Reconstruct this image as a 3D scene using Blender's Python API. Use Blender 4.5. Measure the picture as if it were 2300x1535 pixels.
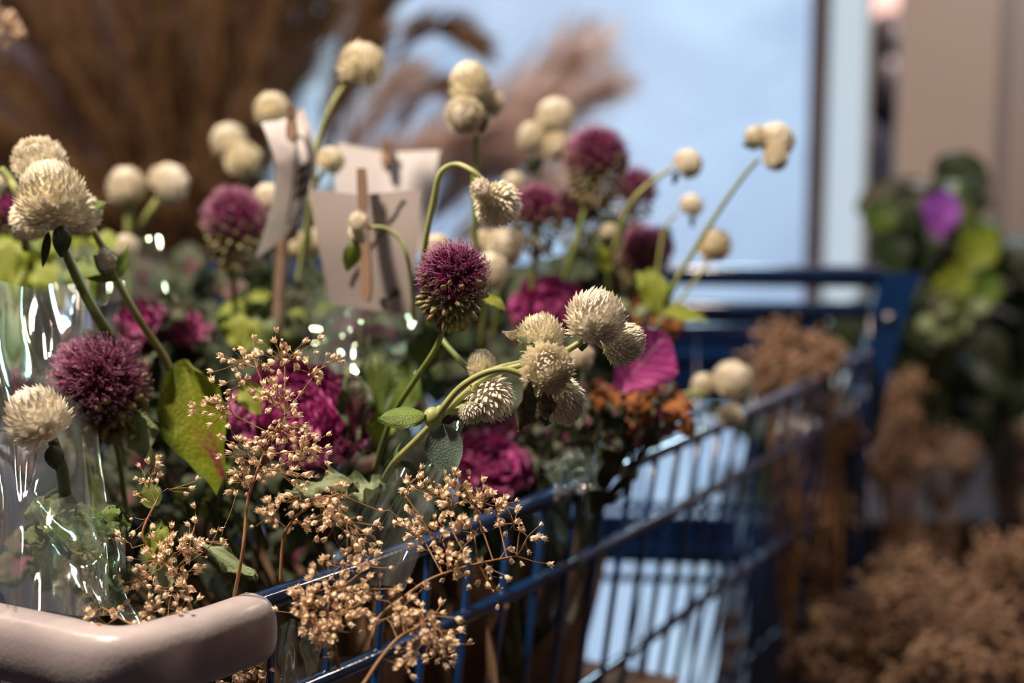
import bpy, math, random
from mathutils import Vector, Matrix, noise, Quaternion
PI = math.pi
sc = bpy.context.scene
for o in list(bpy.data.objects): bpy.data.objects.remove(o)
V = Vector

# ------------------------------------------------------------------ camera
CZ = 1.2; PITCH = math.radians(7.98); F = 3194.0
cam_d = bpy.data.cameras.new('camera'); cam = bpy.data.objects.new('camera', cam_d)
sc.collection.objects.link(cam); sc.camera = cam
cam.location = (0, 0, CZ); cam.rotation_euler = (PI/2 - PITCH, 0, 0)
cam_d.sensor_width = 36; cam_d.lens = 50.0; cam_d.clip_start = .02
cam_d.dof.use_dof = True; cam_d.dof.focus_distance = .585; cam_d.dof.aperture_fstop = 4.2
# ------------------------------------------------------------------ world, lights, exposure
w = bpy.data.worlds.new('world'); sc.world = w; w.use_nodes = True
w.node_tree.nodes['Background'].inputs[0].default_value = (.50, .42, .62, 1)
w.node_tree.nodes['Background'].inputs[1].default_value = .028
vs = sc.view_settings; vs.view_transform = 'Standard'; vs.look = 'None'; vs.gamma = 1; vs.use_curve_mapping = False
vs.exposure = 0.0
def area(name, loc, target, size, power, col):
    l = bpy.data.lights.new(name, 'AREA'); l.size = size; l.energy = power; l.color = col
    o = bpy.data.objects.new(name, l); sc.collection.objects.link(o); o.location = loc
    o.rotation_euler = (V(target) - V(loc)).to_track_quat('-Z', 'Y').to_euler(); return o
area('ceiling_lamp_light', (-.52, .47, 2.1), (.05, .68, 1.03), .13, 28, (1, .82, .66))
area('shop_lamp_light', (1.5, 1.35, 2.7), (1.1, 1.6, .9), .3, 24, (1, .76, .58))
area('back_lamp_light', (-1.3, 1.1, 2.7), (-.5, 2.1, 1.2), .3, 13, (1, .74, .56))
area('hall_lamp_light', (1.5, 3.6, 2.6), (1.2, 4.6, 1.5), .5, 90, (1, .80, .74))
area('rail_highlight_light', (.95, 2.22, 1.95), (.1, .95, 1.0), .32, 14, (.55, .82, 1))  # added cool light out of view, placed for highlights on the cart rails
WIN_EMIT = 1.0

# ------------------------------------------------------------------ helpers
FW = V((0, math.cos(PITCH), -math.sin(PITCH))); UP = V((0, math.sin(PITCH), math.cos(PITCH))); RT = V((1, 0, 0))
C0 = V((0, 0, CZ))
def P(px, py, d): return C0 + d*(FW + (px-1150)/F*RT - (py-767.5)/F*UP)
def Pz(px, py, z):
    r = FW + (px-1150)/F*RT - (py-767.5)/F*UP
    return C0 + r*((z-CZ)/r.z)
def Py(px, py, Y):
    r = FW + (px-1150)/F*RT - (py-767.5)/F*UP
    return C0 + r*(Y/r.y)
def S(px, d): return px*d/F            # pixels to metres at a depth

MATS = {}
def mat(name, col, rough=.6, col2=None, scale=40, metal=0, spec=.5, trans=0, bump=0, bscale=200, coord='Object', lo=.35, hi=.65, coat=0, stretch=None):
    if name in MATS: return MATS[name]
    m = bpy.data.materials.new(name); m.use_nodes = True; nt = m.node_tree; b = nt.nodes['Principled BSDF']
    b.inputs['Base Color'].default_value = (*col, 1); b.inputs['Roughness'].default_value = rough
    b.inputs['Metallic'].default_value = metal; b.inputs['Specular IOR Level'].default_value = spec
    b.inputs['Coat Weight'].default_value = coat
    tc = nt.nodes.new('ShaderNodeTexCoord'); src = tc.outputs[coord]
    if stretch:
        mp = nt.nodes.new('ShaderNodeMapping'); mp.inputs['Scale'].default_value = stretch
        nt.links.new(src, mp.inputs[0]); src = mp.outputs[0]
    n = nt.nodes.new('ShaderNodeTexNoise'); n.inputs['Scale'].default_value = scale; n.inputs['Detail'].default_value = 4
    nt.links.new(src, n.inputs['Vector'])
    r = nt.nodes.new('ShaderNodeValToRGB'); c2 = col2 or tuple(c*.7 for c in col)
    r.color_ramp.elements[0].position = lo; r.color_ramp.elements[1].position = hi
    r.color_ramp.elements[0].color = (*c2, 1); r.color_ramp.elements[1].color = (*col, 1)
    nt.links.new(n.outputs['Fac'], r.inputs[0]); nt.links.new(r.outputs[0], b.inputs['Base Color'])
    if bump:
        n2 = nt.nodes.new('ShaderNodeTexNoise'); n2.inputs['Scale'].default_value = bscale
        nt.links.new(src, n2.inputs['Vector'])
        bp = nt.nodes.new('ShaderNodeBump'); bp.inputs['Strength'].default_value = bump; bp.inputs['Distance'].default_value = .001
        nt.links.new(n2.outputs['Fac'], bp.inputs['Height']); nt.links.new(bp.outputs[0], b.inputs['Normal'])
    if trans:
        t = nt.nodes.new('ShaderNodeBsdfTranslucent'); nt.links.new(r.outputs[0], t.inputs[0])
        mx = nt.nodes.new('ShaderNodeMixShader'); mx.inputs[0].default_value = trans
        nt.links.new(b.outputs[0], mx.inputs[1]); nt.links.new(t.outputs[0], mx.inputs[2])
        nt.links.new(mx.outputs[0], nt.nodes['Material Output'].inputs[0])
    MATS[name] = m; return m

def leaf_mat(name, base, edge, vein, veinw=.5, rough=.5, trans=.2, e0=.55, e1=.95, base2=None):
    """leaf colour laid out over the blade: base towards the stalk, edge at the margin, pale veins"""
    m = bpy.data.materials.new(name); m.use_nodes = True; nt = m.node_tree; N = nt.nodes; L = nt.links
    b = N['Principled BSDF']; b.inputs['Roughness'].default_value = rough
    uv = N.new('ShaderNodeTexCoord'); sx = N.new('ShaderNodeSeparateXYZ'); L.new(uv.outputs['UV'], sx.inputs[0])
    def M(op, a, c=None, d=None):
        n = N.new('ShaderNodeMath'); n.operation = op
        for i, x in enumerate((a, c, d)):
            if x is None: continue
            if isinstance(x, (int, float)): n.inputs[i].default_value = x
            else: L.new(x, n.inputs[i])
        return n.outputs[0]
    au = M('ABSOLUTE', M('SUBTRACT', sx.outputs[0], .5)); au2 = M('MULTIPLY', au, 2)
    noi = N.new('ShaderNodeTexNoise'); noi.inputs['Scale'].default_value = 7; noi.inputs['Detail'].default_value = 5
    L.new(uv.outputs['UV'], noi.inputs['Vector'])
    nz = M('MULTIPLY', M('SUBTRACT', noi.outputs[0], .5), .7)
    e = M('ADD', M('MAXIMUM', au2, sx.outputs[1]), nz)
    r = N.new('ShaderNodeValToRGB'); L.new(e, r.inputs[0])
    r.color_ramp.elements[0].position = e0; r.color_ramp.elements[1].position = e1
    r.color_ramp.elements[0].color = (*base, 1); r.color_ramp.elements[1].color = (*edge, 1)
    if base2:
        q = r.color_ramp.elements.new(max(0.02, e0-.3)); q.color = (*base2, 1)
    # veins: midrib and slanted side veins
    sl = M('SUBTRACT', M('MULTIPLY', sx.outputs[1], 6.5), M('MULTIPLY', au2, 2.6))
    sl = M('ADD', sl, M('MULTIPLY', nz, .8))
    fr = M('ABSOLUTE', M('SUBTRACT', M('FRACT', sl), .5))
    v1 = M('LESS_THAN', fr, .055); v2 = M('LESS_THAN', au2, .05)
    vv = M('MULTIPLY', M('MAXIMUM', v1, v2), veinw)
    mx = N.new('ShaderNodeMix'); mx.data_type = 'RGBA'; L.new(vv, mx.inputs[0]); L.new(r.outputs[0], mx.inputs[6])
    mx.inputs[7].default_value = (*vein, 1); L.new(mx.outputs[2], b.inputs['Base Color'])
    bp = N.new('ShaderNodeBump'); bp.inputs['Strength'].default_value = .4; bp.inputs['Distance'].default_value = .002
    n3 = N.new('ShaderNodeTexNoise'); n3.inputs['Scale'].default_value = 25; L.new(uv.outputs['UV'], n3.inputs['Vector'])
    L.new(M('SUBTRACT', n3.outputs[0], vv), bp.inputs['Height']); L.new(bp.outputs[0], b.inputs['Normal'])
    t = N.new('ShaderNodeBsdfTranslucent'); L.new(mx.outputs[2], t.inputs[0])
    ms = N.new('ShaderNodeMixShader'); ms.inputs[0].default_value = trans
    L.new(b.outputs[0], ms.inputs[1]); L.new(t.outputs[0], ms.inputs[2]); L.new(ms.outputs[0], N['Material Output'].inputs[0])
    MATS[name] = m; return m

class MB:
    def __init__(s): s.v = []; s.f = []; s.uv = {}; s.m = []
    def add(s, vs, fs, uvs=None, mi=0):
        o = len(s.v); s.v += [tuple(x) for x in vs]
        for f in fs: s.f.append(tuple(i+o for i in f)); s.m.append(mi)
        if uvs:
            for i, u in enumerate(uvs): s.uv[o+i] = u
    def tube(s, pts, r, n=6, mi=0, cap=True):
        k = len(pts)
        if not isinstance(r, (list, tuple)): r = [r]*k
        vs = []; fs = []; prev = None
        for i, p in enumerate(pts):
            t = (pts[min(i+1, k-1)] - pts[max(i-1, 0)])
            t = t.normalized() if t.length > 1e-9 else V((0, 0, 1))
            if prev is None:
                a = t.cross(V((0, 0, 1)));
                if a.length < .05: a = t.cross(V((1, 0, 0)))
            else: a = prev - t*prev.dot(t)
            a.normalize(); prev = a; b = t.cross(a)
            for j in range(n):
                q = 2*PI*j/n; vs.append(p + (a*math.cos(q) + b*math.sin(q))*r[i])
        for i in range(k-1):
            for j in range(n):
                fs.append((i*n+j, i*n+(j+1) % n, (i+1)*n+(j+1) % n, (i+1)*n+j))
        if cap: fs.append(tuple(range(n-1, -1, -1))); fs.append(tuple((k-1)*n+j for j in range(n)))
        s.add(vs, fs, None, mi)
    def box(s, c, hx, hy, hz, R=None, mi=0):
        vs = []
        for x in (-1, 1):
            for y in (-1, 1):
                for z in (-1, 1):
                    q = V((x*hx, y*hy, z*hz));
                    if R: q = R @ q
                    vs.append(V(c)+q)
        s.add(vs, [(0, 1, 3, 2), (4, 6, 7, 5), (0, 4, 5, 1), (2, 3, 7, 6), (0, 2, 6, 4), (1, 5, 7, 3)], None, mi)
    def ball(s, c, r, nu=8, nv=6, sx=(1, 1, 1), R=None, mi=0):
        vs = []; fs = []
        for i in range(nv+1):
            th = PI*i/nv
            for j in range(nu):
                ph = 2*PI*j/nu
                q = V((math.sin(th)*math.cos(ph)*sx[0], math.sin(th)*math.sin(ph)*sx[1], math.cos(th)*sx[2]))*r
                if R: q = R @ q
                vs.append(V(c)+q)
        for i in range(nv):
            for j in range(nu): fs.append((i*nu+j, (i+1)*nu+j, (i+1)*nu+(j+1) % nu, i*nu+(j+1) % nu))
        s.add(vs, fs, None, mi)
    def mesh(s, name, smooth=True):
        me = bpy.data.meshes.new(name); me.from_pydata(s.v, [], s.f)
        if s.uv:
            l = me.uv_layers.new(name='UVMap')
            for lp in me.loops: l.data[lp.index].uv = s.uv.get(lp.vertex_index, (0, 0))
        me.polygons.foreach_set('material_index', s.m)
        if smooth: me.polygons.foreach_set('use_smooth', [True]*len(me.polygons))
        me.update(); return me

def setm(me, *ms):
    me.materials.clear()
    for m in ms: me.materials.append(MATS[m] if isinstance(m, str) else m)
    return me
def thing(name, label, cat, loc, group=None, kind=None):
    o = bpy.data.objects.new(name, None); sc.collection.objects.link(o); o.location = loc
    o.empty_display_size = .02
    o['label'] = label; o['category'] = cat
    if group: o['group'] = group
    if kind: o['kind'] = kind
    return o
def part(name, me, parent, mw=None, kind=None, label=None):
    """mesh in world coordinates (or placed by mw) parented to a thing or part"""
    o = bpy.data.objects.new(name, me); sc.collection.objects.link(o); o.parent = parent
    chain = Matrix.Identity(4); p = parent; ms = []
    while p is not None: ms.append(p.matrix_basis.copy()); p = p.parent
    for q in reversed(ms): chain = chain @ q
    o.matrix_basis = chain.inverted() @ (mw or Matrix.Identity(4))
    if kind: o['kind'] = kind
    if label: o['label'] = label
    return o
def build(mb, name, parent, *ms, mw=None, smooth=True, kind=None, label=None):
    return part(name, setm(mb.mesh(name, smooth), *ms), parent, mw, kind, label)
def struct(name, mb, *ms, smooth=False):
    me = setm(mb.mesh(name, smooth), *ms); o = bpy.data.objects.new(name, me); sc.collection.objects.link(o); o['kind'] = 'structure'; return o
def top(name, mb, label, cat, *ms, group=None, smooth=True, kind=None):
    me = setm(mb.mesh(name, smooth), *ms)
    n = len(me.vertices); c = V((0, 0, 0))
    for v in me.vertices: c += v.co
    c /= n; me.transform(Matrix.Translation(-c))
    o = bpy.data.objects.new(name, me); sc.collection.objects.link(o); o.location = c
    o['label'] = label; o['category'] = cat
    if group: o['group'] = group
    if kind: o['kind'] = kind
    return o

def smooth_path(pts, n=8):
    out = []; k = len(pts)
    for i in range(k-1):
        p0 = pts[max(i-1, 0)]; p1 = pts[i]; p2 = pts[i+1]; p3 = pts[min(i+2, k-1)]
        for j in range(n):
            t = j/n
            out.append(.5*((2*p1) + (p2-p0)*t + (2*p0-5*p1+4*p2-p3)*t*t + (3*p1-p0-3*p2+p3)*t**3))
    out.append(pts[-1].copy()); return out
def basis(pos, y, z, sc_=1.0):
    """matrix whose local y is along y, local z close to z"""
    y = V(y).normalized(); x = y.cross(V(z))
    if x.length < 1e-4: x = y.cross(V((.3, .5, .8)))
    x.normalize(); z = x.cross(y).normalized()
    return Matrix.Translation(pos) @ Matrix((x, y, z)).transposed().to_4x4() @ Matrix.Scale(sc_, 4)

# ------------------------------------------------------------------ materials
mat('blue_paint', (.001, .032, .125), .17, (.001, .020, .08), 60, spec=.9, coat=.6, bump=.15, bscale=350)
mat('navy_paint', (.001, .012, .06), .3, (.001, .008, .04), 60)
mat('white_plastic', (.47, .42, .425), .30, (.38, .335, .35), 25, bump=.12, bscale=500)
mat('dark_floor', (.05, .035, .035), .45, (.03, .022, .025), 5)
mat('lavender_wall', (.20, .17, .22), .8, (.15, .12, .16), 4)
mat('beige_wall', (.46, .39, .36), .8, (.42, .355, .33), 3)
mat('beige_wall_shaded', (.37, .31, .285), .8, (.33, .28, .26), 3)  # beige wall darkened: shading past the column edge is in the colour
mat('pink_wall', (.75, .55, .50), .8, (.70, .52, .48), 3)
mat('frame_brown', (.16, .10, .085), .5, (.12, .075, .065), 12)
mat('white_frame', (.68, .70, .70), .5, (.62, .65, .66), 8)
mat('ceiling_white', (.5, .46, .43), .8)
mat('cream_bract', (.96, .91, .80), .55, (.86, .81, .67), 130, trans=.15)
mat('cream_warm', (.95, .895, .745), .55, (.84, .785, .605), 130, trans=.15)
mat('green_stem', (.20, .26, .055), .45, (.12, .17, .035), 90)
mat('pale_stem', (.40, .42, .16), .5, (.26, .31, .09), 90)
mat('dark_stem', (.06, .075, .03), .6, (.035, .04, .02), 60)
mat('calyx_green', (.16, .22, .06), .6, (.09, .13, .035), 200)
mat('dry_leaf', (.24, .21, .10), .7, (.09, .075, .04), 150)
mat('gyp_petal', (.97, .80, .60), .6, (.92, .72, .50), 350, trans=.25)
mat('gyp_stem', (.36, .20, .085), .6, (.24, .125, .05), 150)
mat('far_gyp', (.44, .28, .17), .7, (.24, .14, .09), 30, trans=.2)
mat('allium_purple', (.36, .04, .19), .5, (.17, .018, .10), 160, trans=.2)
mat('allium_dusty', (.42, .13, .23), .5, (.18, .03, .11), 160, trans=.2)
mat('allium_filament', (.50, .24, .36), .5, (.34, .10, .22), 200)
mat('allium_bud', (.24, .24, .09), .45, (.16, .09, .05), 110)
mat('allium_budpale', (.34, .31, .16), .45, (.26, .14, .09), 110)
mat('kraft', (.30, .19, .115), .75, (.24, .145, .085), 25, bump=.2, bscale=90)
mat('cardboard', (.33, .22, .15), .8, (.28, .18, .12), 15)
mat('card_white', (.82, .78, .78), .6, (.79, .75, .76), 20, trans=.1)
mat('card_shaded', (.42, .36, .34), .6, (.38, .33, .31), 20, trans=.12)  # shade of a card facing away, mixed into its colour
mat('ink', (.03, .03, .04), .7)
mat('wood_pin', (.28, .165, .10), .6, (.2, .115, .07), 60, stretch=(1, 1, .15))
mat('steel', (.5, .5, .52), .3, metal=1)
mat('pampas', (.31, .18, .085), .7, (.20, .11, .055), 9, trans=.3)
mat('pampas_pink', (.84, .72, .68), .7, (.68, .56, .52), 9, trans=.5)
mat('pampas_stalk', (.26, .15, .06), .6, (.16, .085, .035), 20)
mat('hair', (.012, .009, .011), .5)
mat('skin', (.42, .13, .10), .5, (.34, .10, .08), 10)
mat('navy_cloth', (.010, .012, .030), .8)
mat('rubber', (.02, .02, .022), .6)
mat('black_crate', (.012, .014, .03), .45, (.008, .009, .018), 20)
mat('bucket', (.04, .045, .055), .4, (.03, .033, .04), 10)
mat('oak_orange', (.42, .16, .03), .6, (.18, .05, .02), 60, trans=.25)
mat('beige_vase', (.46, .34, .24), .6, (.40, .29, .20), 8)
mat('soil_dark', (.015, .012, .01), .9)
leaf_mat('kale_core', (.50, .03, .26), (.38, .035, .21), (.85, .38, .58), .55, .45, .2, .5, 1.0, base2=(.66, .17, .44))
leaf_mat('kale_mid', (.36, .02, .19), (.19, .06, .12), (.55, .16, .36), .5, .45, .2, .7, 1.05)
leaf_mat('kale_outer', (.20, .02, .09), (.055, .085, .035), (.40, .10, .2), .4, .45, .15, .25, .75)
leaf_mat('kale_green', (.13, .19, .03), (.045, .085, .022), (.26, .32, .09), .4, .42, .2, .3, 1.0)
leaf_mat('kale_yellow', (.26, .29, .018), (.15, .22, .02), (.42, .42, .08), .25, .38, .22, .4, 1.1, base2=(.38, .02, .12))
leaf_mat('leaf_green', (.16, .26, .035), (.12, .20, .03), (.30, .40, .10), .35, .4, .25, .5, 1.2)
leaf_mat('leaf_lime', (.30, .36, .04), (.24, .30, .03), (.44, .50, .12), .25, .45, .3, .5, 1.2)
leaf_mat('leaf_grey', (.13, .20, .165), (.12, .18, .15), (.22, .30, .26), .3, .6, .1, .5, 1.2)
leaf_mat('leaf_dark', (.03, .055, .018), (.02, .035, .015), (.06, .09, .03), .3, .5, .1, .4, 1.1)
leaf_mat('leaf_pale', (.28, .36, .19), (.24, .30, .15), (.40, .46, .30), .3, .5, .2, .5, 1.2)
leaf_mat('kale_pinkleaf', (.56, .06, .30), (.42, .045, .24), (.9, .42, .55), .45, .5, .3, .5, 1.1)
leaf_mat('kale_violet', (.38, .09, .55), (.30, .07, .45), (.50, .15, .62), .2, .5, .25, .5, 1.1)
leaf_mat('oak_leaf_mat', (.40, .13, .02), (.20, .06, .02), (.52, .26, .06), .5, .5, .25, .3, 1.1)

def glass_film(name, tint, amount, gloss_rough=.06, irid=True):
    m = bpy.data.materials.new(name); m.use_nodes = True; nt = m.node_tree; N = nt.nodes; L = nt.links
    N.remove(N['Principled BSDF'])
    tr = N.new('ShaderNodeBsdfTransparent'); tr.inputs[0].default_value = (*tint, 1)
    gl = N.new('ShaderNodeBsdfGlossy'); gl.inputs['Roughness'].default_value = gloss_rough
    tc = N.new('ShaderNodeTexCoord')
    if irid:
        no = N.new('ShaderNodeTexNoise'); no.inputs['Scale'].default_value = 14; L.new(tc.outputs['Object'], no.inputs['Vector'])
        r = N.new('ShaderNodeValToRGB'); L.new(no.outputs[0], r.inputs[0])
        e = r.color_ramp.elements; e[0].position = .3; e[0].color = (.9, .95, 1, 1); e[1].position = .7; e[1].color = (1, .8, .9, 1)
        q = e.new(.43); q.color = (.55, 1, .80, 1); q = e.new(.50); q.color = (.8, 1, .7, 1); q = e.new(.6); q.color = (.55, .85, 1, 1)
        L.new(r.outputs[0], gl.inputs['Color'])
    lw = N.new('ShaderNodeFresnel'); lw.inputs['IOR'].default_value = 1.5
    ma = N.new('ShaderNodeMath'); ma.operation = 'MULTIPLY_ADD'; L.new(lw.outputs[0], ma.inputs[0]); ma.inputs[1].default_value = .38; ma.inputs[2].default_value = amount
    cl = N.new('ShaderNodeClamp'); L.new(ma.outputs[0], cl.inputs[0])
    n2 = N.new('ShaderNodeTexNoise'); n2.inputs['Scale'].default_value = 16; n2.inputs['Distortion'].default_value = .6
    mp = N.new('ShaderNodeMapping'); mp.inputs['Scale'].default_value = (1, 1, .25); L.new(tc.outputs['Object'], mp.inputs[0]); L.new(mp.outputs[0], n2.inputs['Vector'])
    bp = N.new('ShaderNodeBump'); bp.inputs['Strength'].default_value = .15; bp.inputs['Distance'].default_value = .001
    L.new(n2.outputs[0], bp.inputs['Height']); L.new(bp.outputs[0], gl.inputs['Normal'])
    mx = N.new('ShaderNodeMixShader'); L.new(cl.outputs[0], mx.inputs[0]); L.new(tr.outputs[0], mx.inputs[1]); L.new(gl.outputs[0], mx.inputs[2])
    df = N.new('ShaderNodeBsdfDiffuse'); df.inputs[0].default_value = (.7, .75, .74, 1); m3 = N.new('ShaderNodeMixShader'); m3.inputs[0].default_value = .045
    L.new(mx.outputs[0], m3.inputs[1]); L.new(df.outputs[0], m3.inputs[2]); L.new(m3.outputs[0], N['Material Output'].inputs[0]); MATS[name] = m; return m
glass_film('cellophane', (.96, .975, .97), .0)

# window pane lit by daylight behind frosted, smeared glass
m = bpy.data.materials.new('daylit_pane'); m.use_nodes = True; nt = m.node_tree; N = nt.nodes; L = nt.links
b = N['Principled BSDF']; b.inputs['Base Color'].default_value = (.25, .30, .36, 1); b.inputs['Roughness'].default_value = .35
tc = N.new('ShaderNodeTexCoord'); no = N.new('ShaderNodeTexNoise'); no.inputs['Scale'].default_value = 2.2; no.inputs['Detail'].default_value = 8; no.inputs['Roughness'].default_value = .62
no.inputs['Distortion'].default_value = .4
L.new(tc.outputs['Object'], no.inputs['Vector'])
r = N.new('ShaderNodeValToRGB'); L.new(no.outputs[0], r.inputs[0]); e = r.color_ramp.elements
e[0].position = .36; e[0].color = (.30, .44, .66, 1); e[1].position = .68; e[1].color = (.52, .74, .92, 1)
q = e.new(.52); q.color = (.37, .54, .78, 1)
L.new(r.outputs[0], b.inputs['Emission Color']); b.inputs['Emission Strength'].default_value = WIN_EMIT
MATS['daylit_pane'] = m
m2 = m.copy(); m2.name = 'daylit_strip'; MATS['daylit_strip'] = m2
for n_ in m2.node_tree.nodes:
    if n_.type == 'VALTORGB':
        for q in n_.color_ramp.elements: q.color = (.42, .52, .60, 1)

# ------------------------------------------------------------------ setting
WY = 2.45                                              # the glazed wall
def boxf(x0, x1, y0, y1, z0, z1):
    mb = MB(); mb.box(((x0+x1)/2, (y0+y1)/2, (z0+z1)/2), (x1-x0)/2, (y1-y0)/2, (z1-z0)/2); return mb
def X(px, Y): return Py(px, 400, Y).x
struct('floor', boxf(-3, 4, -1.5, 6, -.05, 0), 'dark_floor')
struct('ceiling', boxf(-3, 4, -1.5, 6, 2.8, 2.85), 'ceiling_white')
xf0, xf1 = X(1816, WY), X(1852, WY); xj = X(1938, WY); xc = X(2003, WY)
xw = X(560, WY)
struct('wall_back', boxf(-3, xw-.05, WY, WY+.1, 0, 2.8), 'lavender_wall')
struct('wall_left', boxf(-3.05, -3, -1.5, 6, 0, 2.8), 'lavender_wall')
struct('wall_right', boxf(4, 4.05, -1.5, 6, 0, 2.8), 'beige_wall')
struct('wall_front', boxf(-3, 4, -1.55, -1.5, 0, 2.8), 'lavender_wall')
win = struct('window_1', boxf(xw, xf0+.01, WY+.02, WY+.05, .02, 2.7), 'daylit_pane')
mb = MB(); mb.box(((xf0+xf1)/2, WY+.02, 1.4), (xf1-xf0)/2, .03, 1.4)
build(mb, 'window_frame', win, 'frame_brown', smooth=False)
mb = MB(); mb.box((xw-.02, WY+.02, 1.4), .03, .03, 1.4)
build(mb, 'window_frame', win, 'frame_brown', smooth=False)
struct('window_2', boxf(xf1, xj, WY+.0, WY+.05, 0.02, 2.7), 'daylit_strip')
struct('trim_1', boxf(xj-.003, xj+.002, WY-.02, WY+.08, 0, 2.8), 'white_frame')
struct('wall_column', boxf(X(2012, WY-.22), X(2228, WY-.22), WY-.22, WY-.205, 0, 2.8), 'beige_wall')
struct('wall_pier', boxf(X(2222, WY-.16), 4, WY-.16, WY+.1, 0, 2.8), 'beige_wall_shaded')
struct('wall_hall', boxf(-1, 4, 5.2, 5.25, 0, 2.8), 'pink_wall')

# ------------------------------------------------------------------ leaf and flower makers
def leaf_grid(L_, W_, prof='ovate', cup=.15, curl=.6, ruf=0., freq=5, serr=0., seed=0, nu=8, nv=12, twist=0):
    """blade along +y from the origin, face up +z"""
    rn = random.Random(seed); ph = [rn.uniform(0, 6.28) for _ in range(6)]
    vs = []; fs = []; uv = []
    for j in range(nv+1):
        v = j/nv
        if prof == 'ovate': wd = math.sin(PI*v**.75)**.8 if 0 < v < 1 else 0
        elif prof == 'obov': wd = (.16 + .84*math.sin(min(PI, PI*.98*v**1.7))**.7) if v < .97 else .45
        elif prof == 'fan': wd = (.12+.88*v**.8) if v < .8 else (1 - ((v-.8)/.2)**2*.45)
        else: wd = math.sin(PI*v)**.6 if 0 < v < 1 else 0
        wd = max(wd, .03)
        if serr: wd *= 1 + serr*math.sin(v*freq*9 + ph[3])
        a = curl*v
        yy = L_*(math.sin(a)/a*v if abs(curl) > 1e-3 and a else v); zz = -L_*((1-math.cos(a))/a*v if a else 0)
        for i in range(nu+1):
            u = -1+2*i/nu; ex = max(abs(u), (v-.55)/.45 if v > .55 else 0)
            x = u*wd*W_
            rr = ruf*W_*(ex**2.2)*(math.sin(freq*2.2*v*(1 if u > 0 else 1.13) + ph[0] + u*1.3) + .7*math.sin(freq*2.6*u + ph[1]) + .45*math.sin(freq*5.1*v + ph[2] + u*freq*2))
            z = zz + cup*W_*u*u + rr; y = yy - .25*L_*abs(u)**2*(.3 if prof != 'ovate' else .0) + .4*rr*(v-.4)
            tw = twist*v; x2 = x*math.cos(tw)-(z-zz)*math.sin(tw); z2 = zz + x*math.sin(tw)+(z-zz)*math.cos(tw)
            vs.append(V((x2, y, z2))); uv.append((u*.5+.5, v))
    for j in range(nv):
        for i in range(nu):
            a = j*(nu+1)+i; fs.append((a, a+1, a+nu+2, a+nu+1))
    return vs, fs, uv
LEAFM = {}
def leaf_mesh(key, m, **k):
    kk = (key, m)
    if kk not in LEAFM:
        mb = MB(); vs, fs, uv = leaf_grid(**k); mb.add(vs, fs, uv); LEAFM[kk] = setm(mb.mesh('leaf'), m)
    return LEAFM[kk]
def single_leaf(name, label, cat, pos, direc, nrm, m, group=None, **k):
    mb = MB(); vs, fs, uv = leaf_grid(**k); mb.add(vs, fs, uv)
    me = setm(mb.mesh(name), m); o = bpy.data.objects.new(name, me); sc.collection.objects.link(o)
    o.matrix_basis = basis(pos, direc, nrm)
    o['label'] = label; o['category'] = cat
    if group: o['group'] = group
    return o

# globe amaranth heads (radius 1, axis +z)
def globe_mesh(seed, n=330, spread=2.55, long=.36, wid=.23, lift=.75, sy=1.0):
    rn = random.Random(seed); mb = MB()
    mb.ball((0, 0, 0), .72, 10, 8, (1, 1, sy))
    for i in range(n):
        t = (i+.5)/n; th = math.acos(1 - t*(1-math.cos(spread))); ph = i*2.39996 + rn.uniform(-.12, .12)
        nrm = V((math.sin(th)*math.cos(ph), math.sin(th)*math.sin(ph), math.cos(th)))
        tan = V((-math.cos(th)*math.cos(ph), -math.cos(th)*math.sin(ph), math.sin(th)))   # towards the apex
        side = nrm.cross(tan).normalized()
        base = V((nrm.x, nrm.y, nrm.z*sy))*.68
        kz = lift*(1-.35*t) + rn.uniform(-.12, .12)
        d = (nrm*(1-.45*kz) + tan*kz*.9).normalized()
        up = side.cross(d).normalized()
        l = long*(.8+.35*rn.random())*(.55+.45*min(1, th/.6)); w_ = wid*(.8+.3*rn.random())
        side = (side + up*rn.uniform(-.25, .25)).normalized()
        p = [base - side*w_*.35, base + side*w_*.35, base + d*l*.5 - side*w_*.5 , base + d*l*.5 + side*w_*.5,
             base + d*l*.55 - up*w_*.30, base + d*l*1.08 + tan*l*.06]
        mb.add(p, [(0, 1, 4), (0, 4, 2), (1, 3, 4), (2, 4, 5), (4, 3, 5)])
    me = mb.mesh('flower_head', False); setm(me, 'cream_warm' if seed in (2, 3) else 'cream_bract'); return me
GLOBES = [globe_mesh(1), globe_mesh(2, 270, 2.6, .42, .25, .55, 1.0), globe_mesh(3, 320, 2.5, .36, .22, .95, 1.2), globe_mesh(4, 210, 2.5, .44, .31, .75, 1.15)]
YOUNG = globe_mesh(5, 120, 2.2, .5, .26, 1.0, .8)
def calyx_mesh():
    mb = MB()
    for k in range(7):
        a = k*2.39996; r = .35+.08*k
        vs, fs, uv = leaf_grid(.62, .26, 'ovate', .2, -.5, 0, 3, 0, k, 2, 4)
        M = basis(V((0, 0, -.78)), (math.cos(a), math.sin(a), .25+.02*k), (-.3*math.cos(a), -.3*math.sin(a), 1))
        mb.add([M @ x for x in vs], fs, uv)
    return setm(mb.mesh('calyx'), 'calyx_green')
CALYX = calyx_mesh()
rs = random.Random(77)
def cam_dir(dx, dy, dz):
    """direction given as right, up in the picture, and towards the viewer"""
    return (RT*dx + UP*dy - FW*dz).normalized()
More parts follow.
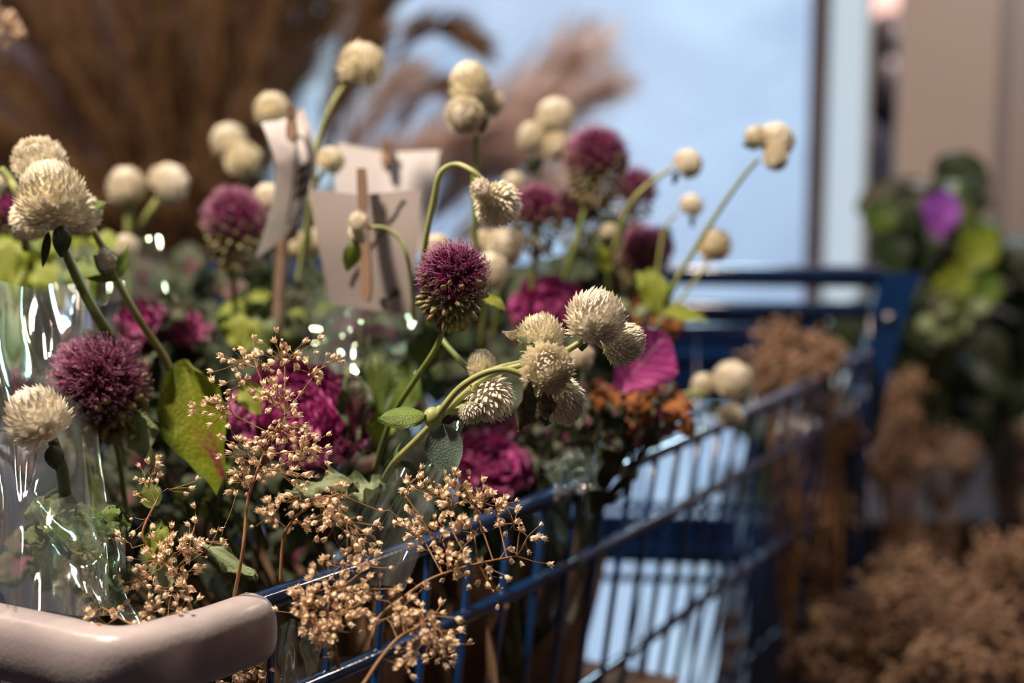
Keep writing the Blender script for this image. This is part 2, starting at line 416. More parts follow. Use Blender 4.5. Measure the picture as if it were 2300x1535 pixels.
def amaranth(label, stem, heads, leaves=(), r=.0013, stemmat='green_stem', extra=(), calyx=True):
    """stem: [(px,py,d)..] base last; heads: (px,py,size_px,d,(ax,ay,az),variant)"""
    base = P(*stem[-1]); t = thing('globe_amaranth', label, 'flower', base, 'white globe amaranth stems')
    mb = MB(); pts = smooth_path([P(*s) for s in stem], 6); mb.tube(pts, [r*(1+.25*i/len(pts)) for i in range(len(pts))], 7)
    build(mb, 'stem', t, stemmat)
    for st in extra:
        mb = MB(); pts = smooth_path([P(*s) for s in st], 6); mb.tube(pts, r*.85, 6); build(mb, 'stem', t, stemmat)
    for (px, py, sz, d, ax, var) in heads:
        z = cam_dir(*ax); R_ = S(sz/2, d)*1.02
        q = z.to_track_quat('Z', 'Y'); M = Matrix.Translation(P(px, py, d)) @ q.to_matrix().to_4x4() @ Matrix.Rotation(rs.uniform(0, 6), 4, 'Z') @ Matrix.Scale(R_, 4)
        h = part('flower_head', YOUNG if var == 9 else GLOBES[var], t, M)
        if calyx: part('calyx', CALYX, h, M)
    for (px, py, d, ax, nz, L_, W_, mt) in leaves:
        dr_ = mt == 'dry_leaf'
        me = leaf_mesh(('am', round(L_/W_, 1), dr_), mt, L_=.05, W_=.05*W_/L_*(1.5 if dr_ else 1), prof='ovate', cup=-.25, curl=.5, ruf=.7 if dr_ else .06, freq=3, seed=int(px), nu=6, nv=10)
        part('leaf', me, t, basis(P(px, py, d), cam_dir(*ax), cam_dir(*nz), S(L_, d)/.05))
    return t

def kale(label, px, py, d, rpx, axis, n=22, seed=0, mats=('kale_core', 'kale_mid', 'kale_outer'), name='ornamental_kale', ncore=.4, nmid=.75, open_=1.0, stem=True, group='ornamental kale heads in the cart'):
    rn = random.Random(seed); c = P(px, py, d); ax = cam_dir(*axis); R_ = S(rpx, d)
    back = c - ax*R_*.75
    t = thing(name, label, 'flower', back, group)
    q = ax.to_track_quat('Z', 'Y').to_matrix()
    for i in range(n):
        f = (i+.5)/n; a = i*2.39996 + rn.uniform(-.2, .2)
        el = 1.35 - 1.15*f**1.1*open_                              # elevation above the rosette plane
        dr = q @ V((math.cos(a)*math.cos(el), math.sin(a)*math.cos(el), math.sin(el)))
        nr = q @ V((-math.cos(a)*math.sin(el), -math.sin(a)*math.sin(el), math.cos(el)))
        m = mats[0] if f < ncore else mats[1] if f < nmid else mats[2]
        vi = rn.randrange(3); Lr = R_*(.62 + .55*f)
        me = leaf_mesh(('k', vi), m, L_=1, W_=.46+.05*vi, prof='fan', cup=.32, curl=-.25+.4*(vi-1), ruf=.26, freq=6+vi*1.5, serr=.06, seed=vi+11, nu=16, nv=16)
        part('leaf', me, t, basis(back + dr*R_*.08, dr, nr, Lr))
    if stem:
        mb = MB(); dn = c + V((rn.uniform(-.02, .02), .03, -.16)); mb.tube(smooth_path([back + ax*R_*.1, back - ax*R_*.3, dn], 5), [.005]*11, 8)
        build(mb, 'stem', t, 'dark_stem')
    return t

def allium(label, px, py, d, rpx, axis=(0, 1, .2), seed=0, stem=None, nf=260, low=.5, m='allium_purple', lowlen=1.25, bud=('allium_bud', 'allium_budpale'), fil=True):
    rn = random.Random(seed); c = P(px, py, d); R_ = S(rpx, d); ax = cam_dir(*axis); q = ax.to_track_quat('Z', 'Y').to_matrix()
    stem = stem or [(px, py+rpx, d), (px-6, py+rpx*2.6, d+.01), (px-14, py+rpx*3.8, d+.02)]
    t = thing('drumstick_allium', label, 'flower', P(*stem[-1]), 'purple drumstick alliums')
    fl = MB(); fi = MB(); bu = MB(); ped = MB()
    hub = c - ax*R_*.55
    for i in range(nf):
        f = (i+.5)/nf; th = math.acos(1 - 1.45*f); ph = i*2.39996 + rn.uniform(-.2, .2)
        n0 = q @ V((math.sin(th)*math.cos(ph), math.sin(th)*math.sin(ph), math.cos(th)))
        n_ = (n0 + V((rn.uniform(-.18, .18), rn.uniform(-.18, .18), rn.uniform(-.18, .18)))).normalized()
        p = c + n0*R_*rn.uniform(.66, .86); Rm = n_.to_track_quat('Z', 'Y').to_matrix(); l = R_*.13
        # tepal cup: a ring of five pointed tepals round a small bulb
        vs = [p - n_*l*1.2]; fs = []
        for k in range(5):
            a = k*2*PI/5 + ph; vs.append(p + Rm @ V((math.cos(a)*l*.62, math.sin(a)*l*.62, -l*.1)))
        for k in range(5):
            a = (k+.5)*2*PI/5 + ph; vs.append(p + Rm @ V((math.cos(a)*l*.42, math.sin(a)*l*.42, l*1.25)))
        for k in range(5): fs += [(0, 1+(k+1) % 5, 1+k), (1+k, 1+(k+1) % 5, 6+k)]
        fl.add(vs, fs)
        if fil:
            for k in range(3):
                dd = (n_ + V((rn.uniform(-.4, .4), rn.uniform(-.4, .4), rn.uniform(-.4, .4)))).normalized()
                e = p + dd*l*2.3; sd = dd.cross(V((rn.random(), rn.random(), rn.random()))).normalized()
                fi.tube([p, e, e + (dd*.15+sd)*l*.55], [R_*.009, R_*.008, R_*.012], 3, cap=False)
    nb = int(nf*.42)
    for i in range(nb):
        f = (i+.5)/nb; th = 1.45 + 1.4*f; ph = i*2.39996
        n_ = q @ V((math.sin(th)*math.cos(ph), math.sin(th)*math.sin(ph), math.cos(th)))
        p = c + n_*R_*rn.uniform(.75, 1.0)*(1 + (lowlen-1)*f) - ax*R_*low*f*.75
        dd = (p - hub).normalized(); mi = 0 if rn.random() < .65 else 1
        bu.ball(p, R_*.115*rn.uniform(.7, 1.15), 6, 4, (.8, .8, 1.5), dd.to_track_quat('Z', 'Y').to_matrix(), mi)
        ped.tube([hub - ax*R_*.1, p - dd*R_*.1], [R_*.014, R_*.018], 3, cap=False)
    core = MB(); core.ball(c - ax*R_*.05, R_*.62, 12, 8); build(core, 'flower_core', t, m)
    build(fl, 'florets', t, m, smooth=False, kind='stuff')
    if fil: build(fi, 'stamens', t, 'allium_filament', kind='stuff')
    build(bu, 'seed_buds', t, bud[0], bud[1], kind='stuff'); build(ped, 'flower_stalks', t, 'allium_bud', kind='stuff')
    mb = MB(); pts = smooth_path([hub] + [P(*s) for s in stem], 6); mb.tube(pts, S(7, d), 8); build(mb, 'stem', t, 'green_stem')
    return t

# baby's breath
def blossom_mesh(kind):
    mb = MB()
    if kind == 2: mb.ball((0, 0, 0), .45, 6, 4, (1, 1, 1.15)); return setm(mb.mesh('blossom'), 'gyp_petal')
    rn = random.Random(kind+3); vs = [V((0, 0, -.75))]; n = 6
    for k in range(n):
        a = 2*PI*k/n; vs.append(V((math.cos(a)*.46, math.sin(a)*.46, -.2+rn.uniform(-.06, .06))))
    for k in range(n):
        a = 2*PI*(k+.5)/n; rr = rn.uniform(.40, .56); vs.append(V((math.cos(a)*rr, math.sin(a)*rr, .25+rn.uniform(-.1, .1))))
    for k in range(n):
        a = 2*PI*(k+.5)/n + rn.uniform(-.3, .3); rr = rn.uniform(.45, .8); vs.append(V((math.cos(a)*rr, math.sin(a)*rr, .6+rn.uniform(-.25, .3))))
    vs.append(V((0, 0, .15)))
    fs = []
    for k in range(n):
        k2 = (k+1) % n
        fs += [(0, 1+k2, 1+k), (1+k, 1+k2, 1+n+k), (1+k2, 1+n+k2, 1+n+k), (1+n+k, 1+n+k2, 1+2*n+k), (1+n+k, 3*n+1, 1+n+k2)]
    mb.add(vs, fs); return setm(mb.mesh('blossom', False), 'gyp_petal')
BLOS = [blossom_mesh(0), blossom_mesh(1), blossom_mesh(2)]
def spray(label, stem, nodes, seed=0, bs=.0022, r0=.0008, group=None):
    """stem path base first; nodes: (px,py,d,rx,ry,n)"""
    rn = random.Random(seed); sp = smooth_path([P(*s) for s in stem], 7)
    t = thing('babys_breath_spray', label, 'dried flower', sp[0], group)
    mb = MB(); mb.tube(sp, [r0*(1-.5*i/len(sp)) for i in range(len(sp))], 6)
    for (px, py, d, rx, ry, n) in nodes:
        c = P(px, py, d)
        # attach on the stem below the node
        best = min(range(len(sp)), key=lambda i: (sp[i]-c).length + .35*max(0, (sp[i]-sp[0]).length - (c-sp[0]).length + .01))
        a = sp[best]; mid = a.lerp(c, .5) + V((rn.uniform(-.004, .004), 0, -.002))
        foot = c + (a-c)*min(.6, S((rx+ry)*.45, d)/max(.001, (c-a).length))
        br = smooth_path([a, mid if (c-a).length > .03 else a.lerp(foot, .5), foot], 5); mb.tube(br, [r0*.5, *([r0*.36]*(len(br)-1))], 5, cap=False)
        n = int(n*1.25+.5); ns = max(1, round(n/4)); cnt = 0
        for s_ in range(ns):
            ang = rn.uniform(0, 6.28); rad = math.sqrt(rn.random())*.8
            sub = P(px + rx*rad*math.cos(ang), py + ry*rad*math.sin(ang), d + rn.uniform(-.010, .010))
            j = foot.lerp(sub, .55) + V((0, 0, rn.uniform(-.001, .002)))
            mb.tube(smooth_path([foot, foot.lerp(j, .5) + V((rn.uniform(-.0012, .0012),)*3), j], 2), r0*.26, 4, cap=False)
            m_ = n//ns + (1 if s_ < n % ns else 0)
            for k in range(m_):
                p = sub + V((rn.gauss(0, 1), rn.gauss(0, .7), rn.gauss(0, 1)))*.0034
                dr = (p - j); dr = dr.normalized() if dr.length > 1e-5 else V((0, 0, 1))
                dr = (dr + V((rn.uniform(-.4, .4), rn.uniform(-.6, .1), rn.uniform(-.2, .5)))).normalized()
                e = p - dr*bs*.7
                mb.tube(smooth_path([j, j.lerp(e, .55) + V((rn.uniform(-.001, .001), 0, rn.uniform(-.001, .0005))), e], 2), r0*.2, 3, cap=False)
                kb = rn.random(); me = BLOS[0] if kb < .42 else BLOS[1] if kb < .84 else BLOS[2]
                sz = bs*rn.uniform(.72, 1.2)*(.62 if me is BLOS[2] else 1)
                M = Matrix.Translation(p) @ dr.to_track_quat('Z', 'Y').to_matrix().to_4x4() @ Matrix.Rotation(rn.uniform(0, 6), 4, 'Z') @ Matrix.Scale(sz, 4)
                part('blossom', me, t, M); cnt += 1
    build(mb, 'stem', t, 'gyp_stem'); return t
def bunch(label, px, py, d, rx, ry, n, seed=0, m='far_gyp', bs=.0045, group='dried brown flower bunches', base=None, clumps=14):
    rn = random.Random(seed); c = P(px, py, d); b0 = P(*base) if base else P(px+rn.uniform(-20, 20), py+ry*2.2+60, d+.02)
    t = thing('dried_flower_bunch', label, 'dried flower', b0, group)
    mb = MB(); st = MB(); src = BLOS[0]; vv = [x.co.copy() for x in src.vertices]; ff = [tuple(p.vertices) for p in src.polygons]
    for k in range(clumps):
        a = rn.uniform(0, 6.28); rr = math.sqrt(rn.random())
        sc_ = P(px + rx*rr*math.cos(a)*.85, py + ry*rr*math.sin(a)*.85, d + rn.uniform(-.05, .05)*min(1.5, d))
        st.tube(smooth_path([b0, b0.lerp(sc_, .6)+V((rn.uniform(-.01, .01),)*3), sc_], 4), .0012, 4, cap=False)
        cr = S(min(rx, ry)*.42, d)
        for i in range(n//clumps):
            p = sc_ + V((rn.gauss(0, 1), rn.gauss(0, 1), rn.gauss(0, 1)))*cr*.62
            R = Quaternion((rn.gauss(0, 1), rn.gauss(0, 1), rn.gauss(0, 1), rn.gauss(0, 1))).normalized().to_matrix()*bs*rn.uniform(.7, 1.2)
            mb.add([p + R @ x for x in vv], ff)
    build(st, 'stem', t, 'gyp_stem'); build(mb, 'blossoms', t, m, smooth=False, kind='stuff'); return t

def plume(label, base, mid, tip, seed, m='pampas', n=170, wid=.05, frac=.5, group='tall pampas grass plumes'):
    rn = random.Random(seed); pts = smooth_path([base, mid, tip], 12); k = len(pts)
    t = thing('pampas_plume', label, 'dried grass', base, group)
    mb = MB(); mb.tube(pts, [.0022*(1-.7*i/k) for i in range(k)], 5); build(mb, 'stalk', t, 'pampas_stalk')
    mb = MB(); i0 = int(k*(1-frac))
    for q in range(n):
        f = rn.random(); i = i0 + int(f*(k-1-i0)); p = pts[i]; ax = (pts[min(i+1, k-1)] - pts[max(i-1, 0)]).normalized()
        w_ = wid*(math.sin(PI*min(1, f*.9+.08)))**.6
        sd = ax.cross(V((rn.gauss(0, 1), rn.gauss(0, 1), rn.gauss(0, 1)))).normalized()
        e1 = p + ax*w_*.9 + sd*w_*rn.uniform(.15, .6); e2 = e1 + ax*w_*.9 + sd*w_*rn.uniform(0, .5) + V((0, 0, -w_*rn.uniform(0, .5)))
        s2 = ax.cross(sd).normalized()*.0016
        mb.add([p-s2, p+s2, e1-s2*1.6, e1+s2*1.6, e2], [(0, 1, 3, 2), (2, 3, 4)])
    build(mb, 'plume', t, m, kind='stuff', smooth=False); return t

# ================================================================== THE CART
RIM = CZ - .186
rimpx = [(250, 1441), (345, 1431), (470, 1396), (590, 1352), (870, 1256), (1150, 1151), (1400, 1049), (1680, 926), (1948, 802)]
side = [Pz(x, y, RIM) for x, y in rimpx]
A0 = side[0]; B0 = side[-1]
NL = A0 + V((-.84, .47, 0)).normalized()*.42; FL = B0 + V((-.995, .09, 0))*.64
nearend = [NL, NL.lerp(A0, .5), Pz(0, 1389, RIM), Pz(130, 1416, RIM)]
cart = thing('shopping_cart', 'blue wire shopping cart with a pale plastic bumper on its near corner, full of flowers', 'cart', (A0.x+.15, A0.y+.35, 0))
sidep = smooth_path(side, 8)
nearp = smooth_path(nearend + side[:1], 8)
mb = MB(); mb.tube(nearp[:-1] + sidep, .0045, 10); build(mb, 'rim', cart, 'blue_paint')
mb = MB(); mb.tube(smooth_path([B0, FL.lerp(B0, .5), FL], 6), .0045, 8); build(mb, 'rim', cart, 'blue_paint')
mb = MB(); mb.tube(smooth_path([FL, FL.lerp(NL, .5), NL], 6), .0045, 8); build(mb, 'rim', cart, 'blue_paint')
# pale plastic bumper: rounded profile swept round the corner
gp = smooth_path([Pz(-260, 1340, RIM)] + [Pz(x, y, RIM) for x, y in [(-100, 1367), (0, 1389), (130, 1416), (200, 1433), (262, 1440), (330, 1431), (400, 1412), (470, 1394), (592, 1351)]], 8)
mb = MB(); prof = []
for k in range(20):
    a = 2*PI*k/20; cx_, sz_ = math.cos(a), math.sin(a)
    prof.append((abs(cx_)**.8*math.copysign(.0105, cx_), abs(sz_)**.7*math.copysign(.0145, sz_) - .0096))
rings = []; L_ = len(gp)
for i, p in enumerate(gp):
    t_ = (gp[min(i+1, L_-1)]-gp[max(i-1, 0)]).normalized(); o_ = V((t_.y, -t_.x, 0))
    s_ = 1.0 if i < L_-2 else (.9 if i == L_-2 else .72)
    rings.append([p + o_*x*s_ + V((0, 0, (z+.0096)*s_ - .0096)) for x, z in prof])
e_ = gp[-1] + (gp[-1]-gp[-2]).normalized()*.0012
rings.append([e_ + (q-gp[-1])*.55 for q in rings[-1]])
vs = [q for r_ in rings for q in r_]; n_ = 20; fs = []
for i in range(len(rings)-1):
    for j in range(n_): fs.append((i*n_+j, i*n_+(j+1) % n_, (i+1)*n_+(j+1) % n_, (i+1)*n_+j))
fs.append(tuple(range((len(rings)-1)*n_, len(rings)*n_))); fs.append(tuple(range(n_-1, -1, -1)))
mb.add(vs, fs); build(mb, 'corner_bumper', cart, 'white_plastic', label='pale scuffed plastic bumper wrapped round the near corner of the rim')

def arclen_pts(path, step, start=0):
    out = []; acc = start
    for a, b_ in zip(path, path[1:]):
        l = (b_-a).length
        while acc < l: out.append((a.lerp(b_, acc/l), (b_-a).normalized())); acc += step
        acc -= l
    return out
# wires and lower rails of the near long side
def inset(p, t_, amt): return p + V((-t_.y, t_.x, 0)).normalized()*amt
sp_all = arclen_pts(sidep, .0335, .009); depth_cart = .36
tot = len(sp_all)
for i, (p, t_) in enumerate(sp_all):
    tp = .030 + .05*i/tot
    q = inset(p, t_, tp) + V((0, 0, -depth_cart))
    mb = MB(); mb.tube([p + V((0, 0, .002)), p.lerp(q, .5), q], .0020, 6); build(mb, 'wire', cart, 'blue_paint')
for dz, rr in ((.0455, .0037), (.135, .0033), (.235, .0028), (.355, .0037)):
    pts = []
    for i, p in enumerate(sidep):
        t_ = (sidep[min(i+1, len(sidep)-1)]-sidep[max(0, i-1)]).normalized()
        tp = (.030+.05*i/len(sidep))*dz/depth_cart
        pts.append(inset(p, t_, tp) - t_.cross(V((0, 0, 1))).normalized()*(-.0030) + V((0, 0, -dz)))
    mb = MB(); mb.tube(pts, rr, 8); build(mb, 'side_rail', cart, 'blue_paint')
def panel(a, b_, n, top_dz, bot_dz, inn, rails, rr=.0022):
    nrm = V((-(b_-a).y, (b_-a).x, 0)).normalized()*inn
    for i in range(n+1):
        p = a.lerp(b_, i/n); mb = MB(); mb.tube([p+V((0, 0, top_dz)), p+nrm+V((0, 0, bot_dz))], rr, 5); build(mb, 'wire', cart, 'blue_paint')
    for dz in rails:
        f = (top_dz-dz)/(top_dz-bot_dz); mb = MB(); mb.tube([a+nrm*f+V((0, 0, dz)), b_+nrm*f+V((0, 0, dz))], .004, 6); build(mb, 'side_rail', cart, 'blue_paint')
panel(B0, FL, 13, .036, -.36, .03, (-.05, -.135, -.175, -.2, -.36))
panel(FL, NL, 24, 0, -.36, .05, (-.13, -.36))
panel(NL, A0, 12, 0, -.36, .05, (-.13, -.36), .0026)
# basket floor
mb = MB(); zf = RIM-.36
for i in range(16):
    a = (A0.lerp(B0, i/15)); b_ = NL.lerp(FL, i/15); mb.tube([a*1+V((-.05, 0, -.36)), b_+V((.05, 0, -.36))], .0024, 5)
build(mb, 'basket_floor', cart, 'blue_paint', kind='stuff')
# raised far end: brackets, push bar, second bar, posts
bt = P(1985, 622, (B0-C0).dot(FW)*1.005); hz = bt.z
ux = V((-.995, .09, 0)).normalized()
def bracket(p, name):
    mb = MB(); pts = [p+V((.030, .010, hz-RIM+.004)), p+V((.018, .006, hz-RIM-.03)), p+V((.008, 0, -.01)), p+V((-.002, 0, -.08))]
    R = ux.to_track_quat('X', 'Z').to_matrix()
    vs = []
    for i, q in enumerate(pts):
        w_ = [.018, .016, .013, .010][i]
        for sx in (-1, 1):
            for sy in (-1, 1): vs.append(q + ux*w_*sx + V((ux.y, -ux.x, 0))*.004*sy)
    fs = []
    for i in range(3):
        o = i*4; fs += [(o, o+1, o+5, o+4), (o+1, o+3, o+7, o+5), (o+3, o+2, o+6, o+7), (o+2, o, o+4, o+6)]
    fs += [(0, 2, 3, 1), (12, 13, 15, 14)]
    mb.add(vs, fs); br = build(mb, 'bracket', cart, 'blue_paint', smooth=False)
    mb = MB(); mb.ball(p+V((.016, -.004, hz-RIM-.034)), .0045, 8, 6); build(mb, 'bolt', br, 'steel')
bracket(B0, 0); bracket(FL, 1)
mb = MB(); mb.tube([bt+ux*.002, bt+ux*.70], .0095, 12); build(mb, 'push_bar', cart, 'blue_paint')
mb = MB(); q = V((B0.x, B0.y, RIM+.040)); mb.tube([q, q+ux*.64], .0075, 10); build(mb, 'seat_bar', cart, 'blue_paint')
mb = MB(); q = V((B0.x, B0.y, RIM+.030))+V((-.02, -.05, 0)); mb.tube([q+ux*.06, q+ux*.57], .0045, 8); build(mb, 'seat_bar', cart, 'blue_paint')
# child seat flap
mb = MB(); q = V((B0.x, B0.y, RIM-.165))+V((-.02, -.012, 0))
mb.box(q+ux*.29+V((0, 0, 0)), .20, .003, .022, ux.to_track_quat('X', 'Z').to_matrix()); build(mb, 'seat_flap', cart, 'navy_paint', smooth=False)
mb = MB(); q = V((B0.x, B0.y, 1.012))+V((-.02, .006, 0)); RX = ux.to_track_quat('X', 'Z').to_matrix()
mb.box(q+ux*.30, .285, .003, .042, RX); build(mb, 'seat_panel', cart, 'navy_paint', smooth=False, label='dark navy child seat panel')
mb = MB(); mb.box(q+ux*.40+V((0, .01, .054)), .24, .003, .010, RX); build(mb, 'seat_panel', cart, 'navy_paint', smooth=False)
# legs, chassis and wheels
zc = .16
for c_, tp in ((A0, V((.05, .08, 0))), (NL, V((.08, .0, 0))), (FL, V((.03, -.03, 0))), (B0, V((-.02, -.02, 0)))):
    mb = MB(); mb.tube(smooth_path([c_+tp*.4+V((0, 0, -.03)), c_+tp+V((0, 0, -.38)), c_+tp*1.2+V((0, 0, zc-RIM))], 5), .009, 8); build(mb, 'leg', cart, 'blue_paint')
    wc = c_+tp*1.2; wc = V((wc.x, wc.y, .055)); mb = MB()
    vs = []; fs = []
    for i in range(20):
        a = 2*PI*i/20
        for x, rr in ((-.012, .046), (-.012, .052), (-.006, .055), (.006, .055), (.012, .052), (.012, .046)):
            vs.append(wc+V((x, math.cos(a)*rr, math.sin(a)*rr)))
    for i in range(20):
        for j in range(5): fs.append((i*6+j, ((i+1) % 20)*6+j, ((i+1) % 20)*6+j+1, i*6+j+1))
    mb.add(vs, fs); mb.tube([wc-V((.012, 0, 0)), wc+V((.012, 0, 0))], .047, 20); wh = build(mb, 'wheel', cart, 'rubber')
    mb = MB(); mb.box(wc+V((.018, 0, .05)), .002, .015, .055); mb.box(wc+V((-.018, 0, .05)), .002, .015, .055); mb.box(wc+V((0, 0, .104)), .02, .015, .002)
    build(mb, 'caster_fork', wh, 'steel', smooth=False)
zz = [V((c_.x, c_.y, zc)) for c_ in (A0+V((.06, .1, 0)), B0+V((-.02, -.02, 0)), FL+V((.03, -.03, 0)), NL+V((.1, 0, 0)))]
for a, b_ in zip(zz, zz[1:]+zz[:1]):
    mb = MB(); mb.tube([a, b_], .009, 8); build(mb, 'chassis_tube', cart, 'blue_paint')

# ================================================================== BACKGROUND GRASS AND PEOPLE
bk_c = V((P(430, 700, 1.9).x, P(430, 700, 1.9).y, 0))
mb = MB(); prof = [(.10, 0), (.115, .25), (.13, .55), (.137, .56), (.137, .575), (.122, .575), (.11, .3)]
vs = []; fs = []
for x, z in prof:
    for j in range(24): a = 2*PI*j/24; vs.append(bk_c + V((x*math.cos(a), x*math.sin(a)*.9, z)))
for i in range(len(prof)-1):
    for j in range(24): fs.append((i*24+j, i*24+(j+1) % 24, (i+1)*24+(j+1) % 24, (i+1)*24+j))
mb.add(vs, fs); top('flower_bucket', mb, 'dark bucket holding the pampas grass behind the carts', 'bucket', 'bucket')
rp = random.Random(5); pb = V((bk_c.x, bk_c.y, .62))
tips = [(-330, 330, 0), (-240, 60, 0), (-300, 560, 0), (-180, 260, 0), (-120, -160, 0), (-60, 120, 0), (-90, 480, 0), (-20, -60, 0), (30, 300, 0),
        (70, -260, 0), (110, -40, 0), (150, 160, 0), (190, -320, 0), (230, -80, 0), (250, 230, 0), (300, -380, 0), (330, -140, 0), (360, 70, 0), (400, -300, 0),
        (430, -20, 0), (470, -420, 0), (500, -180, 0), (520, 100, 0), (560, -330, 0), (600, -60, 0), (630, -240, 0), (650, 150, 0), (690, -120, 0), (720, -330, 0),
        (740, 20, 0), (790, -190, 0), (820, -60, 0), (850, -260, 0), (120, 380, 0), (330, 300, 0), (560, 260, 0), (440, 200, 0)]
for i, (x, y, _) in enumerate(tips):
    d = rp.uniform(1.75, 2.15); tip = P(x, y, d); k = (x-430)/700
    mid = pb.lerp(tip, .5) + V((k*-.03, 0, .10+.10*abs(k)))
    k3 = 0 if x < -100 else 1 if x < 200 else 2 if x < 480 else 3 if x < 680 else 4
    lab = ('brown pampas plume arching out past the left edge behind the flowers', 'brown pampas plume leaning left above the packed white cluster', 'tall brown pampas plume standing upright behind the paired white globes',
           'tall brown pampas plume behind the left price card', 'brown pampas plume leaning right to the window edge')[k3]
    gr = ('pampas plumes past the left edge', 'left-leaning pampas plumes', 'upright pampas plumes', 'pampas plumes behind the left card', 'right-leaning pampas plumes')[k3]
    plume(lab, pb + V((rp.uniform(-.06, .06), rp.uniform(-.05, .05), rp.uniform(-.05, .05))), mid, tip, i, n=240, wid=.062, frac=.62, group=gr)
for i in range(3):
    x0 = (60, 300, 560)[i]
    for j in range(6):
        tip = P(x0+j*42, 470-rp.uniform(-40, 80), 1.7); plume('short golden grass tuft low behind '+('the packed white cluster', 'the paired white globes', 'the two price cards')[i], pb+V((0, -.1, .1)), pb.lerp(tip, .6)+V((0, 0, .02)), tip, 100+i*6+j, n=130, wid=.04, frac=.5, group='short golden grass tufts '+('left', 'middle', 'right')[i])
right_pl = [('thin pampas plume leaning right at the left margin of the window', (880, -60), (740, 250), 'pampas', .06, 170), ('pampas plume fanning over the top left of the window', (960, -140), (800, 200), 'pampas', .06, 150), ('pampas plume behind the highest white globe', (840, 90), (740, 330), 'pampas', .06, 170), ('pampas plume above the white price card', (900, 190), (780, 380), 'pampas_pink', .06, 170), ('hazy rosy plume right of the white price card', (1050, 300), (900, 450), 'pampas_pink', .09, 350),
            ('hazy rosy plume behind the straight globe stem', (1180, 240), (1020, 420), 'pampas_pink', .09, 350),('pampas plume reaching right past the top white globe', (1075, 92), (900, 130), 'pampas', .040, 200),
            ('pampas plume reaching right below the highest one', (1020, 200), (900, 270), 'pampas', .034, 170),
            ('blurred rosy pampas plume rising right of the tall white globe', (1290, 130), (1150, 300), 'pampas_pink', .07, 330),
            ('blurred rosy pampas plume leaning right over the window', (1370, 190), (1180, 350), 'pampas_pink', .05, 220),
            ('broad rosy pampas plume behind the bent stem', (1150, 330), (1000, 450), 'pampas_pink', .08, 420),
            ('rosy pampas plume behind the white price card', (930, 340), (820, 450), 'pampas_pink', .06, 260),
            ('low rosy pampas plume left of the tall purple allium', (1260, 420), (1060, 520), 'pampas_pink', .075, 420)]
for i, (lb, tp, md, mt, wd, nn) in enumerate(right_pl):
    plume(lb, P(760, 760, 1.9), P(*md, 1.8), P(*tp, 1.72), 300+i, mt, n=int(nn*.85), wid=wd, frac=.6 if i > 1 else .45)

